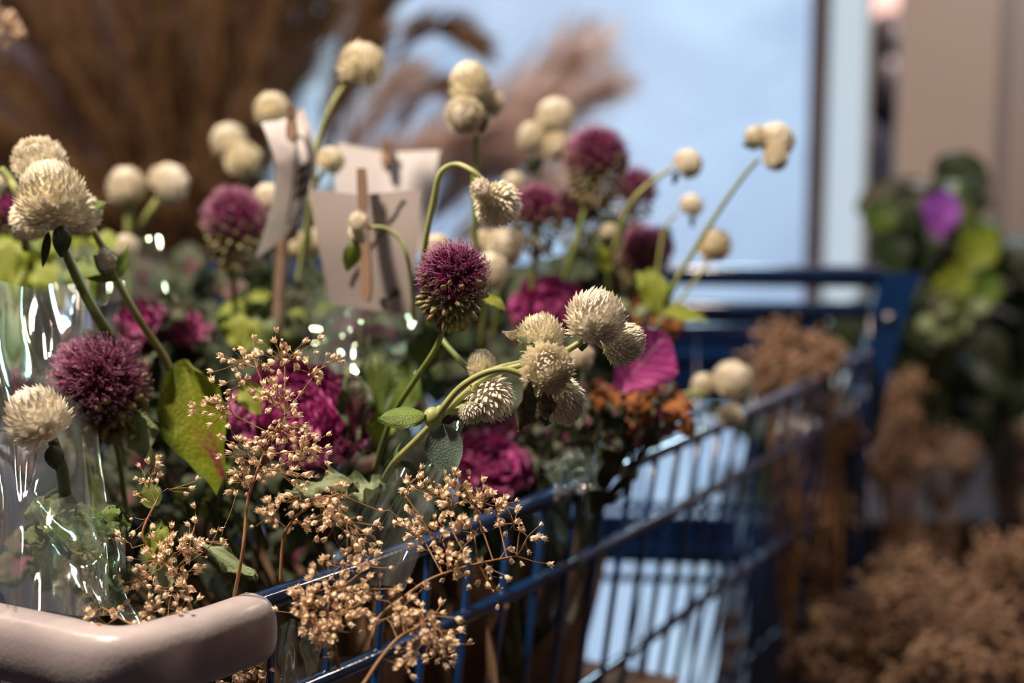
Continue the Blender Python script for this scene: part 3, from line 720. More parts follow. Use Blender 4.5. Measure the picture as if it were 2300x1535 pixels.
# person beyond the doorway, cut off by the frame and the column
def person():
    px = Py(1985, 200, 4.3).x; base = V((px, 4.3, 0)); H = 1.52; k = H/1.7
    t = thing('person', 'dark-haired person in black clothes standing beyond the doorway', 'person', base)
    J = {}; pts = [('pel', 0, 0, .92, .13), ('bel', 0, 0, 1.05, .125), ('che', 0, -.01, 1.25, .15), ('nec', 0, 0, 1.43, .065), ('nk2', 0, -.01, 1.49, .052),
        ('hd1', 0, -.02, 1.56, .078), ('hd2', 0, -.012, 1.64, .082)]
    edges = [('pel', 'bel'), ('bel', 'che'), ('che', 'nec'), ('nec', 'nk2'), ('nk2', 'hd1'), ('hd1', 'hd2')]
    for s, n in ((-1, 'l'), (1, 'r')):
        pts += [('sh'+n, s*.17, 0, 1.39, .06), ('el'+n, s*.21, .02, 1.12, .045), ('wr'+n, s*.21, -.05, .88, .032), ('ha'+n, s*.205, -.07, .79, .035),
                ('hi'+n, s*.09, 0, .88, .095), ('kn'+n, s*.10, -.01, .49, .062), ('an'+n, s*.10, .01, .09, .042), ('to'+n, s*.11, -.13, .035, .035)]
        edges += [('che', 'sh'+n), ('sh'+n, 'el'+n), ('el'+n, 'wr'+n), ('wr'+n, 'ha'+n), ('pel', 'hi'+n), ('hi'+n, 'kn'+n), ('kn'+n, 'an'+n), ('an'+n, 'to'+n)]
    idx = {p[0]: i for i, p in enumerate(pts)}
    me = bpy.data.meshes.new('body'); me.from_pydata([(p[1]*k, p[2]*k, p[3]*k) for p in pts], [(idx[a], idx[b]) for a, b in edges], [])
    o = bpy.data.objects.new('body', me); sc.collection.objects.link(o); o.parent = t
    md = o.modifiers.new('s', 'SKIN'); sv = me.skin_vertices[0].data
    for i, p in enumerate(pts): sv[i].radius = (p[4]*k, p[4]*k*(.8 if p[0] in ('che', 'bel', 'pel') else 1))
    sv[0].use_root = True
    s2 = o.modifiers.new('u', 'SUBSURF'); s2.levels = 2; s2.render_levels = 2
    dg = bpy.context.evaluated_depsgraph_get(); me2 = bpy.data.meshes.new_from_object(o.evaluated_get(dg))
    o.modifiers.clear(); o.data = me2; me2.name = 'body'
    me2.materials.clear(); me2.materials.append(MATS['navy_cloth']); me2.materials.append(MATS['skin'])
    for p in me2.polygons:
        p.use_smooth = True; z = p.center.z/k
        if z > 1.46 or (z < .86 and abs(p.center.x/k) > .17 and z > .7): p.material_index = 1
    hc = base+V((0, .0, 1.63*k)); mb = MB()
    mb.ball(hc+V((0, .02, .02)), .108*k, 16, 12, (.95, 1.0, 1.1)); mb.ball(hc+V((.03, .05, -.10)), .085*k, 12, 8, (1.1, .8, 1.5))
    build(mb, 'hair', t, 'hair')
    mb = MB(); mb.ball(hc+V((-.085*k, -.01, -.035)), .022*k, 8, 6, (.5, .8, 1.4)); mb.ball(hc+V((.085*k, -.01, -.035)), .022*k, 8, 6, (.5, .8, 1.4)); build(mb, 'ears', t, 'skin')
    mb = MB(); mb.ball(hc+V((-.0, -.105*k, -.03)), .016*k, 8, 6, (.8, 1, 1.4)); build(mb, 'nose', t, 'skin')
    t.rotation_euler = (0, 0, 0)
    for s in (-1, 1):
        mb = MB(); mb.ball(hc+V((s*.032*k, -.088*k, .0)), .012*k, 8, 6); build(mb, 'eye', t, 'hair')
    t.rotation_euler = (0, 0, -2.5)
person()

# ================================================================== RIGHT BACKGROUND
Yc = 1.75
mb = MB(); bx0 = Py(1700, 1165, Yc); z1 = Py(2100, 1165, Yc).z
def crate(x0, x1, y0, y1, z0, z1, lab):
    t = thing('black_crate', lab, 'crate', ((x0+x1)/2, (y0+y1)/2, z0))
    th = .012; n = 5
    for k in range(n):
        za = z0+(z1-z0)*k/n+.004; zb = z0+(z1-z0)*(k+1)/n-.004
        for (cx, cy, hx, hy) in (((x0+x1)/2, y0, (x1-x0)/2, th/2), ((x0+x1)/2, y1, (x1-x0)/2, th/2), (x0, (y0+y1)/2, th/2, (y1-y0)/2), (x1, (y0+y1)/2, th/2, (y1-y0)/2)):
            m_ = MB(); m_.box((cx, cy, (za+zb)/2), hx, hy, (zb-za)/2); build(m_, 'slat', t, 'black_crate', smooth=False)
    for cx in (x0+.02, x1-.02):
        for cy in (y0+.02, y1-.02):
            m_ = MB(); m_.box((cx, cy, (z0+z1)/2), .016, .016, (z1-z0)/2); build(m_, 'corner_post', t, 'black_crate', smooth=False)
    m_ = MB(); m_.box(((x0+x1)/2, (y0+y1)/2, z1-.01), (x1-x0)/2-.01, (y1-y0)/2-.01, .008); build(m_, 'lid', t, 'black_crate', smooth=False)
    return t
crate(bx0.x, bx0.x+.37, Yc, Yc+.3, 0, z1, 'blue-black slatted crate under the dried flowers right of the cart')
crate(bx0.x+.39, bx0.x+.88, Yc-.18, Yc+.2, 0, z1-.0, 'blue-black slatted crate carrying the beige vase at the right edge')
vb = Py(2345, 1172, Yc-.06); mb = MB(); vs = []; fs = []
vz = z1; hh = .16
for i in range(17):
    f = i/16; rr = .072*(1-abs(2*f-1)**3.2)**.4 if 0 < f < 1 else .02
    if f == 1: rr = .03
    for j in range(28): a = 2*PI*j/28; vs.append(V((vb.x+rr*math.cos(a), vb.y+rr*math.sin(a), vz+hh*f)))
for i in range(16):
    for j in range(28): fs.append((i*28+j, i*28+(j+1) % 28, (i+1)*28+(j+1) % 28, (i+1)*28+j))
fs.append(tuple(range(27, -1, -1)))
mb.add(vs, fs); top('round_vase', mb, 'smooth rounded beige vase at the right edge on the dark crate', 'vase', 'beige_vase')

def foliage(name, label, px, py, d, rx, ry, n, mats, seed, size=70, group=None, base=None, depth=.05, prof='ovate', ruf=.1, up=.2, cat='foliage', asp=.38):
    rn = random.Random(seed); b0 = P(*base) if base else P(px, py+ry+80, d+.02)
    t = thing(name, label, cat, b0, group)
    mb = MB()
    for i in range(n):
        a = rn.uniform(0, 6.28); rr = math.sqrt(rn.random())
        p = P(px+rx*rr*math.cos(a), py+ry*rr*math.sin(a), d+rn.uniform(-depth, depth))
        dr = (p-b0).normalized() + V((rn.gauss(0, .5), rn.gauss(0, .5), rn.gauss(up, .4))); nz = -FW + V((rn.gauss(0, .5), rn.gauss(0, .4), rn.gauss(.5, .4)))
        m_ = rn.choice(mats); vi = rn.randrange(3); s = S(size, d)*rn.uniform(.7, 1.3)
        me = leaf_mesh(('f', prof, vi, ruf, asp), m_, L_=1, W_=asp, prof=prof, cup=-.2+.2*vi, curl=.3+.4*vi, ruf=ruf, freq=5+vi, seed=vi+31, nu=8, nv=10)
        part('leaf', me, t, basis(p, dr, nz, s))
        if i % 3 == 0: mb.tube([b0, b0.lerp(p, .5)+V((rn.uniform(-.01, .01), 0, rn.uniform(-.01, .01))), p], .0014, 4, cap=False)
    build(mb, 'stem', t, 'dark_stem'); return t

foliage('kale_bouquet', 'tall kale bunch with one violet leaf in front of the beige column', 2100, 560, 1.55, 105, 110, 26, ['leaf_dark', 'kale_outer', 'leaf_dark', 'kale_green'], 1, 115, base=(2080, 900, 1.6), prof='obov', ruf=.2, cat='flower', asp=.5)
t = bpy.data.objects['kale_bouquet']
for (px, py, dx, dy, s, m_) in ((2105, 530, .05, 1, 105, 'kale_violet'), (1990, 540, -.35, 1, 95, 'kale_green'), (2160, 610, .55, 1, 120, 'leaf_lime'), (2150, 690, -.2, .9, 105, 'leaf_lime'), (2185, 690, .4, .7, 90, 'leaf_green'), (2020, 620, -.4, .9, 110, 'leaf_dark')):
    me = leaf_mesh(('kb', m_), m_, L_=1, W_=.45, prof='obov', cup=.3, curl=.3, ruf=.12, freq=5, seed=3)
    part('leaf', me, t, basis(P(px, py, 1.47), cam_dir(dx, dy, .25), cam_dir(0, -.2, 1), S(s, 1.47)))
foliage('hydrangea', 'muted green hydrangea head under the violet kale', 2090, 720, 1.5, 100, 70, 70, ['kale_green', 'leaf_dark', 'leaf_pale'], 2, 36, base=(2080, 1000, 1.6), prof='obov', cat='flower', asp=.6)
for i, (x, y, rx, ry, lab) in enumerate(((2110, 900, 180, 120, 'dark leafy bunch between cart post and beige vase'), (2250, 740, 90, 130, 'dark purple leafy bunch at the right edge above the vase'), (1990, 820, 90, 130, 'dark leafy bunch directly behind the cart post'), (1775, 1040, 60, 110, 'dark leaves added to darken the gap behind the right cart wires'))):  # last bunch is added only to darken the view through the wires
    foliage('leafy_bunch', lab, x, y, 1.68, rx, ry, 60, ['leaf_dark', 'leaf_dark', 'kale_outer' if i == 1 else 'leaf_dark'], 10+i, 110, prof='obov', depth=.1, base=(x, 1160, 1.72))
for i, (x, y, rx, ry, n, d, lab) in enumerate([
    (1765, 815, 75, 90, 700, 1.17, 'dried brown flower bunch inside the cart before its far end'),
    (1870, 820, 35, 50, 200, 1.19, 'small dried brown tuft inside the cart beside the far post'),
    (1840, 960, 75, 85, 600, 1.28, 'dried brown flowers hanging behind the right part of the cart rim'),
    (1830, 1130, 80, 85, 600, 1.28, 'dried ochre flowers below the rim near the far post'),
    (1850, 1240, 40, 70, 250, 1.25, 'narrow dried tuft hanging over the lowest side rail'),
    (2040, 890, 60, 70, 360, 1.42, 'dried tan bunch right of the cart post'),
    (2010, 1020, 80, 75, 500, 1.34, 'dried tan bunch below and right of the cart post'),
    (2130, 990, 60, 60, 220, 1.5, 'faint dried bunch in the dark between post and vase'),
    (2040, 1290, 90, 80, 600, 1.22, 'dried brown bunch heaped highest at the bottom right'),
    (2100, 1190, 60, 40, 200, 1.4, 'dull dried tuft on the dark crate'),
    (2260, 1280, 70, 110, 600, 1.22, 'dried tan bunch at the bottom right edge'),
    (1950, 1400, 110, 90, 900, 1.12, 'dried brown bunch heaped at the bottom right of the cart'),
    (2140, 1400, 130, 100, 1100, 1.12, 'dense ochre dried bunch in the bottom right heap'),
    (1860, 1500, 110, 60, 600, 1.05, 'dried brown bunch at the bottom edge beside the cart wires'),
    (2080, 1510, 160, 70, 900, 1.05, 'dried russet bunch at the bottom edge right of centre'),
    (2270, 1490, 90, 80, 500, 1.1, 'dried russet bunch in the bottom right corner'),
    (1640, 1450, 25, 70, 90, 1.16, 'thin dried sprig seen through the cart wires low down')]):
    bunch(lab, x, y, d, rx, ry, n, 40+i, bs=.0042, clumps=max(6, n//50), base=(2060, 1900, 1.35) if y > 1150 and x > 1880 else (x+10, 1500, d+.04) if y < 1150 else (x, 1800, d+.03), group=None)

# ================================================================== INSIDE THE CART: wraps, box, added dark filler foliage
def sleeve(label, topc, botc, r1, r0, m, seed, name='paper_sleeve', open_=.0):
    rn = random.Random(seed); a = V(topc); b_ = V(botc); ax = (a-b_).normalized(); s1 = ax.cross(V((0, 1, 0))).normalized(); s2 = ax.cross(s1)
    mb = MB(); vs = []; fs = []; nu, nv = 36, 12
    for j in range(nv+1):
        f = j/nv; r = r0+(r1-r0)*f
        for i in range(nu):
            q = 2*PI*i/nu; fold = 1 + .09*abs(math.sin(q*3.5+seed+f*1.2)) + .05*math.sin(q*9+f*3)
            e = b_.lerp(a, f) + (s1*math.cos(q)+s2*math.sin(q))*r*fold + ax*(.02*math.sin(q*2+seed)+.012*math.sin(q*7))*f
            vs.append(e)
    for j in range(nv):
        for i in range(nu): fs.append((j*nu+i, j*nu+(i+1) % nu, (j+1)*nu+(i+1) % nu, (j+1)*nu+i))
    mb.add(vs, fs); return top(name, mb, label, 'paper' if m == 'kraft' else 'film', m, smooth=False)
sleeve('brown kraft paper wrap low in the cart behind the near wires', P(860, 1450, .74), P(930, 1800, .82), .06, .035, 'kraft', 1)
sleeve('brown kraft paper wrap in the cart middle, seen through the wires', P(1130, 1300, .90), P(1150, 1620, .96), .06, .04, 'kraft', 2)
sleeve('brown kraft paper wrap behind the plastic bumper', P(560, 1440, .72), P(700, 1850, .76), .08, .04, 'kraft', 3)
t = thing('cardboard_box', 'brown cardboard box on the cart floor seen through the wires', 'box', P(1050, 1690, .86))
pc = P(960, 1660, .86)
for (dx, dy, hx, hy) in ((0, -.10, .11, .002), (0, .10, .11, .002), (-.11, 0, .002, .10), (.11, 0, .002, .10)):
    R = Matrix.Rotation(-.5, 3, 'Z'); mb = MB(); mb.box(pc + R @ V((dx, dy, -.05)), hx, hy, .06, R); build(mb, 'side_panel', t, 'cardboard', smooth=False)
    mb = MB(); mb.box(pc + R @ V((dx*1.12, dy*1.15, .012)), hx if hx > .01 else .018, hy if hy > .01 else .018, .0015, R); build(mb, 'flap', t, 'cardboard', smooth=False)

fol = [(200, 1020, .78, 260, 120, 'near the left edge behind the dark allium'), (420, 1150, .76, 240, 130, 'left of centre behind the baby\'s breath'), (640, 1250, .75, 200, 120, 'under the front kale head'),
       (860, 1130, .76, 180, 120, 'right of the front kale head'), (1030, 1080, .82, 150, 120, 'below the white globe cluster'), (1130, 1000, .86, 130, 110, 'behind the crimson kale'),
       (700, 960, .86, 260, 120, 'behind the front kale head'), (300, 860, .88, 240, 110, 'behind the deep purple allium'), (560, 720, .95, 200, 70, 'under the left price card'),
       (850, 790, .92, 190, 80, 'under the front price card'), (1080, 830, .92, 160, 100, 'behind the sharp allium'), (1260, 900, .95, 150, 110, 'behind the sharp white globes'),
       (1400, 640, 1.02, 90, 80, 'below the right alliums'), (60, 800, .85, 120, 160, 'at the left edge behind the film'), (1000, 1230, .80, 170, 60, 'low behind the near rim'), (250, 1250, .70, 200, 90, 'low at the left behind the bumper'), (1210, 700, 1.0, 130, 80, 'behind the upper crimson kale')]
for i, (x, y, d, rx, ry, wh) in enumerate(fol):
    foliage('dark_filler_leaves', 'added dark filler leaves '+wh, x, y, d, rx, ry, 42, ['leaf_dark', 'leaf_dark', 'kale_outer', 'leaf_dark'], 60+i, 75, depth=.04, base=(x*.6+400, max(y+300, 1550), d+.03), prof='obov', ruf=.18, asp=.45, group=None)  # filler leaves added to keep the inside dark and block the window
# ================================================================== KALE
kale('crimson ornamental kale head with frilled leaves behind the near baby\'s breath', 668, 915, .70, 150, (.1, .7, .8), n=48, seed=1, mats=('kale_core', 'kale_core', 'kale_mid'), open_=.9)
kale('magenta ornamental kale head between two amaranth stems at the left', 315, 715, .78, 95, (-.1, .7, .6), n=26, seed=2)
kale('magenta kale head right of the crossing stems, pink leaf tips', 412, 735, .80, 82, (.1, .7, .6), n=24, seed=3)
kale('bright magenta kale head behind the sharp white globe cluster', 1235, 685, .86, 100, (0, .7, .7), n=30, seed=4, mats=('kale_core', 'kale_core', 'kale_core'))
kale('crimson kale head just inside the near rim beside the grey leaf', 1105, 1035, .76, 88, (.1, .6, .75), n=36, seed=5, mats=('kale_core', 'kale_core', 'kale_mid'))
kale('small deep red kale head low behind the bent leaf stem', 1130, 950, .80, 60, (-.1, .8, .5), n=20, seed=6, mats=('kale_mid', 'kale_mid', 'kale_outer'))
# single kale leaves that stand out
single_leaf('kale_leaf', 'big upright yellow-green kale leaf with a magenta base left of centre', 'leaf', P(505, 1075, .655), cam_dir(-.42, 1, .1), cam_dir(-.25, .15, 1), 'kale_yellow', L_=S(290, .65), W_=S(82, .65), prof='obov', cup=.55, curl=.35, ruf=.10, freq=4, serr=.03, seed=5, nu=14, nv=22)
single_leaf('kale_leaf', 'pink kale leaf with pale midrib right of the white globe cluster', 'leaf', P(1395, 872, .74), cam_dir(.62, .8, .25), cam_dir(.1, .2, 1), 'kale_pinkleaf' if 'kale_pinkleaf' in MATS else 'kale_core', L_=S(165, .74), W_=S(78, .74), prof='obov', cup=.15, curl=-.2, ruf=.08, freq=7, serr=.04, seed=8, nu=14, nv=16)
gl = [('frilled grey-green kale leaf edge below the yellow-green leaf', (345, 1045, .64), (-.3, .9, .1), (-.6, 0, 1), 'leaf_pale', 130, 34, .5),
      ('rounded green kale leaf left of the card stake', (590, 790, .82), (-.35, 1, .1), (0, .4, 1), 'kale_green', 95, 55, .2),
      ('lime green kale leaf behind the stake under the left card', (545, 790, .80), (-.1, 1, .1), (.2, .3, 1), 'leaf_lime', 90, 42, .2),
      ('green kale leaf right of the card stake', (655, 790, .84), (.1, 1, .1), (.2, .3, 1), 'kale_green', 85, 48, .3),
      ('tall pale green kale leaf right of the front kale head', (850, 930, .72), (.0, 1, .1), (.3, .1, 1), 'kale_green', 140, 48, .15),
      ('green oval kale leaf leaning right before the front card', (885, 930, .75), (.25, 1, .05), (.1, .1, 1), 'leaf_green', 135, 46, .1),
      ('grey-purple ruffled kale leaf at the right flank of the front head', (790, 985, .69), (.15, 1, .1), (.5, .1, 1), 'kale_outer', 150, 45, .4),
      ('wavy light green leaf edge under the front kale head', (660, 1110, .62), (.95, .4, .2), (0, .9, .6), 'leaf_pale', 150, 34, .5),
      ('wavy light green leaf edge right of the baby\'s breath', (760, 1110, .63), (.95, .28, .2), (0, .9, .6), 'leaf_pale', 110, 38, .5),
      ('yellow leaf scrap left of the bent amaranth leaf', (850, 1000, .70), (.1, 1, .1), (.1, .1, 1), 'leaf_lime', 75, 34, .3),
      ('olive leaf behind the baby\'s breath at the front kale', (580, 930, .68), (-.4, 1, 0), (.2, .3, 1), 'leaf_lime', 80, 32, .2),
      ('thin wavy leaf rim crossing below centre', (440, 1215, .62), (.9, -.35, .3), (0, .9, .7), 'leaf_pale', 170, 20, .7),
      ('yellow-green leaf low between the baby\'s breath sprays', (350, 1270, .60), (.1, 1, .1), (-.2, .2, 1), 'leaf_lime', 90, 34, .25),
      ('pale toothed leaf beside the lower left sprays', (365, 1340, .60), (.05, 1, .1), (.3, .1, 1), 'leaf_pale', 120, 32, .3),
      ('round green leaf tucked by the left spray', (350, 1210, .63), (.2, 1, .1), (0, .1, 1), 'leaf_green', 45, 20, .1),
      ('green leaf at the left spray top', (345, 1140, .63), (-.2, 1, .1), (0, .1, 1), 'leaf_green', 70, 26, .1),
      ('small green leaf right of the sharp allium', (1085, 665, .66), (.85, -.35, .2), (0, .8, .6), 'leaf_lime', 60, 18, .1),
      ('upright lime leaf at the foot of the right amaranth stems', (1478, 712, .82), (-.12, 1, .1), (.1, .2, 1), 'leaf_lime', 115, 36, .15),
      ('lime leaf pointing right at the foot of the right amaranth stems', (1490, 700, .82), (1, -.04, .1), (.1, .7, .7), 'leaf_lime', 105, 26, .1),
      ('lime leaf curling left at the foot of the right amaranth stems', (1480, 690, .83), (-.45, .9, .1), (.3, .2, 1), 'leaf_lime', 95, 22, .2),
      ('yellow-green blurred leaf at the left edge under the white cluster', (20, 660, .80), (-.1, 1, .1), (.2, .4, 1), 'leaf_lime', 140, 55, .3),
      ('yellow blurred leaf left of the thick amaranth stem', (150, 690, .80), (-.45, .8, .1), (.1, .5, 1), 'leaf_lime', 150, 40, .4),
      ('mid green blurred leaf beneath the white cluster', (200, 700, .78), (-.2, .9, .1), (0, .3, 1), 'leaf_green', 130, 45, .3),
      ('green blurred leaf behind the film at the far left', (40, 820, .70), (-.2, 1, .1), (0, .3, 1), 'kale_green', 150, 50, .1),
      ('green leaf below the dusky right alliums', (1385, 560, .90), (-.15, 1, 0), (.3, .2, 1), 'leaf_green', 90, 34, .3),
      ('lime leaf tip curling below the small green bud', (1345, 545, .88), (.35, -1, .1), (.3, .2, 1), 'leaf_lime', 70, 20, .3)]
for i, (lb, p, dr, nz, m_, L1, W1, rf) in enumerate(gl):
    single_leaf('kale_leaf' if 'kale' in lb else 'green_leaf', lb, 'leaf', P(*p), cam_dir(*dr), cam_dir(*nz), m_, L_=S(L1, p[2]), W_=S(W1, p[2]), prof='obov' if rf > .12 else 'ovate', cup=.15, curl=.5, ruf=rf, freq=5, serr=.02 if rf > .3 else 0, seed=i+50, nu=12, nv=18)
# crumpled green mass behind film at lower left, small leaves in the dark
foliage('lettuce_leaves', 'crumpled green leaves pressed behind the clear film at lower left', 175, 1225, .60, 85, 75, 26, ['kale_green', 'leaf_green', 'kale_green'], 5, 62, prof='obov', ruf=.35, base=(240, 1400, .62), depth=.012, asp=.5)
foliage('lettuce_leaves', 'small green leaves in the dark between the sprays', 490, 1120, .68, 80, 50, 12, ['leaf_green', 'kale_green'], 6, 42, prof='obov', ruf=.3, base=(520, 1300, .7), depth=.02)
foliage('lettuce_leaves', 'upright green kale leaves under the left price card', 590, 745, .88, 130, 45, 22, ['kale_green', 'leaf_green', 'leaf_lime', 'kale_green'], 7, 75, prof='obov', ruf=.25, base=(600, 900, .86), depth=.03, asp=.5)
foliage('lettuce_leaves', 'green kale leaves between the front kale head and bent stem', 860, 870, .80, 90, 70, 18, ['kale_green', 'leaf_green', 'kale_green'], 8, 85, prof='obov', ruf=.15, base=(860, 1060, .78), depth=.03, asp=.42)
foliage('lettuce_leaves', 'yellow-green leaves at the left edge behind the white cluster', 110, 615, .85, 120, 60, 20, ['leaf_lime', 'leaf_green', 'kale_green'], 9, 75, prof='obov', ruf=.3, base=(150, 850, .85), depth=.03, asp=.4)
foliage('oak_spray', 'orange-brown dried oak leaves inside the right rim', 1440, 940, .79, 105, 72, 60, ['oak_leaf_mat', 'oak_leaf_mat', 'kale_outer'], 12, 58, prof='obov', ruf=.5, base=(1330, 1150, .80), depth=.03, asp=.42)
foliage('oak_spray', 'dark red dried leaves at the rim left of the oak leaves', 1300, 990, .78, 90, 60, 26, ['kale_outer', 'leaf_dark', 'kale_outer'], 13, 62, prof='obov', ruf=.4, base=(1250, 1200, .80), depth=.03)
foliage('oak_spray', 'small tan dried leaves at the foot of the lime leaves', 1465, 730, .92, 60, 60, 22, ['oak_leaf_mat', 'leaf_pale', 'oak_leaf_mat'], 14, 42, prof='obov', ruf=.4, base=(1430, 950, .92), depth=.03)

foliage('dark_filler_leaves', 'added dark leaves below the blue push bar end at the left', 400, 665, 1.08, 120, 45, 50, ['leaf_dark', 'leaf_dark', 'kale_outer'], 98, 70, depth=.03, base=(420, 1200, 1.05), prof='obov', ruf=.18, asp=.45)  # filler leaves added over the bright blue bar end
foliage('dark_filler_leaves', 'added dark leaves filling the cart left of the crimson kale', 620, 1060, .88, 260, 170, 60, ['leaf_dark', 'leaf_dark', 'kale_outer', 'leaf_dark'], 99, 90, depth=.03, base=(640, 1500, .9), prof='obov', ruf=.18, asp=.45)  # more added filler, hides blue cart parts showing through
# ================================================================== ALLIUMS
allium('sharp purple allium with hanging green buds at the picture centre', 1018, 622, .612, 78, (.05, 1, .25), 1, stem=[(985, 770, .62), (935, 850, .63), (880, 940, .65), (840, 1060, .67)], nf=330, low=.75, lowlen=1.15)
allium('round dark purple allium at the left beside the ribbed white globe', 222, 858, .645, 104, (0, .85, .5), 2, stem=[(262, 1000, .66), (280, 1120, .68), (300, 1250, .70)], nf=420, low=.3, m='allium_dusty')
allium('purple allium beside the left price card', 527, 492, .84, 70, (0, 1, .2), 3, stem=[(525, 660, .85), (540, 760, .86)], nf=240, low=.95, lowlen=1.2)
allium('tall purple allium rising against the window', 1340, 352, .90, 70, (.05, 1, .1), 4, stem=[(1300, 520, .90), (1270, 620, .90), (1250, 720, .9)], nf=240, low=1.0, m='allium_purple', lowlen=1.1)
allium('purple allium half behind the tall one, to its right', 1425, 425, .97, 50, (.15, 1, .1), 5, nf=160, low=.8)
allium('purple allium behind the drooping white globe', 1205, 470, .86, 58, (0, 1, .1), 6, stem=[(1200, 600, .87), (1190, 720, .88)], nf=200, low=.9)
allium('dark purple allium lowest of the right group', 1445, 565, .96, 60, (.1, 1, .1), 7, nf=160, low=.4)
allium('purple allium cut by the left edge', 8, 480, .82, 48, (0, 1, .1), 8, nf=140, low=.3, fil=False)
allium('dull rose allium at the left edge behind the film', -5, 850, .72, 60, (0, 1, .2), 9, nf=200, low=.3, m='allium_dusty', fil=False)
allium('dull mauve allium low between the cards and the kale', 800, 745, .86, 62, (0, 1, .3), 10, nf=180, low=.4, m='allium_dusty', fil=False)
allium('shaded purple allium behind the tall pair', 1300, 470, .98, 55, (0, 1, .1), 11, nf=140, low=.8, fil=False)

# ================================================================== WHITE GLOBE AMARANTH
UPV = (0, 1, .25)
am = amaranth
am('tightly packed white amaranth cluster at the upper left with a thick stem', [(118, 470, .64), (140, 545, .635), (180, 640, .635), (230, 730, .64), (265, 775, .66)],
   [(88, 365, 122, .665, (-.05, .55, .8), 0), (118, 447, 168, .635, (-.08, 1, .25), 2), (182, 478, 95, .655, (.9, .25, .2), 0), (72, 492, 95, .66, (-.9, -.3, .2), 1)],
   [(185, 470, .65, (.9, .35, 0), (-.2, .3, 1), 58, 15, 'leaf_green'), (140, 505, .625, (.05, -1, .1), (.5, 0, 1), 75, 22, 'leaf_dark'), (110, 520, .63, (-.15, -1, .1), (.3, 0, 1), 85, 10, 'leaf_dark')], r=.0021)
am('green-budded amaranth stem crossing right of the packed cluster', [(200, 500, .67), (240, 575, .665), (268, 640, .665), (320, 730, .67), (375, 815, .69), (400, 900, .7)], [(245, 585, 60, .665, (-.5, -.6, .4), 9)],
   [(262, 625, .665, (-.6, .7, .2), (.2, .2, 1), 75, 20, 'leaf_green'), (265, 625, .66, (.15, 1, .1), (-.4, .2, 1), 80, 16, 'leaf_green'), (262, 628, .66, (-.95, .2, .2), (.2, .8, 1), 70, 13, 'leaf_green'), (262, 625, .665, (-.3, 1, .2), (.5, .1, 1), 95, 12, 'leaf_pale')], r=.0016, stemmat='pale_stem')
am('lone white globe on a short pale stem left of the paired globes', [(285, 445, .95), (290, 500, .95), (292, 600, .96)], [(284, 422, 84, .95, UPV, 3)], r=.0028, stemmat='pale_stem')
am('white globe tipped right on a slanting pale stem beside the lone globe', [(362, 440, .95), (335, 480, .95), (300, 540, .96), (290, 620, .96)], [(378, 415, 96, .95, (.75, .5, -.15), 0)], r=.0026, stemmat='pale_stem')
am('two joined white globes left of the left price card', [(545, 390, 1.0), (548, 480, 1.0), (545, 600, 1.0)], [(514, 318, 86, 1.0, (-.3, 1, .2), 0), (546, 360, 78, .99, (.5, .5, .6), 1)])
am('flat-bottomed white globe peeking over the left price card', [(612, 268, .88), (630, 400, .89), (640, 620, .89)], [(612, 250, 82, .88, (0, 1, -.1), 1)])
am('highest white globe on a long curved stem', [(795, 180, .82), (768, 200, .82), (735, 260, .82), (712, 330, .825), (700, 430, .83), (690, 600, .84)], [(812, 148, 104, .82, (.35, 1, .15), 1)], [], r=.0015, stemmat='pale_stem')
am('tall stacked white globes on a straight stem near the window', [(1070, 300, .79), (1068, 380, .79), (1066, 470, .79), (1070, 600, .80)], [(1056, 190, 100, .79, (-.1, 1, .1), 2), (1042, 258, 88, .78, (-.3, -.2, .6), 0), (1103, 232, 62, .795, (.9, .5, 0), 1)],
   [(1075, 300, .785, (.35, 1, .1), (-.5, 0, 1), 70, 12, 'leaf_dark'), (1062, 300, .785, (-.25, 1, .2), (.3, 0, 1), 50, 12, 'leaf_grey')], r=.0016)
am('drooping white globe hung from an arched stem over the sharp allium', [(1085, 408, .655), (1062, 385, .655), (1025, 370, .66), (990, 388, .66), (974, 450, .665), (958, 530, .67), (945, 620, .68)],
   [(1118, 458, 104, .65, (.55, -.75, .1), 1), (1082, 425, 52, .64, (-.6, -.1, .8), 9)], [(1072, 405, .65, (-.15, -1, .1), (.6, 0, 1), 42, 9, 'leaf_dark')], r=.00125, stemmat='pale_stem')
am('small nodding white bud before the front price card', [(825, 512, .71), (862, 512, .71), (895, 535, .71), (915, 580, .71), (925, 640, .72), (930, 720, .73)], [(806, 500, 50, .71, (-.8, .25, .5), 9), (806, 525, 48, .715, (-.5, -.5, .4), 9)], [(800, 540, .715, (-.2, -1, .1), (.4, 0, 1), 75, 22, 'leaf_green')], r=.00095, stemmat='pale_stem')
am('small tattered white globe right of the left card', [(725, 385, .82), (706, 420, .82), (690, 500, .83), (670, 640, .84)], [(742, 362, 62, .82, (.4, .8, .2), 1)], r=.0015, stemmat='pale_stem')
am('cream globe half hidden behind the left card', [(600, 480, .86), (608, 560, .87), (612, 660, .88)], [(603, 448, 76, .86, UPV, 0)])
am('cream globe left of the sharp allium', [(980, 585, .80), (975, 650, .80), (965, 740, .81)], [(982, 556, 66, .80, UPV, 0)])
am('large blurred globe right of the straight stem', [(1128, 600, .82), (1120, 680, .83), (1110, 760, .84)], [(1130, 556, 92, .82, (.5, .4, .6), 0), (1085, 545, 56, .825, (-.4, .8, .2), 1)])
am('cream globe touching the sharp allium on its right', [(1100, 640, .78), (1090, 700, .79), (1080, 780, .80)], [(1100, 612, 82, .78, (.2, .9, .3), 3)])
am('cream globe just above the drooping one', [(1155, 430, .92), (1160, 520, .93)], [(1155, 412, 54, .92, UPV, 0)])
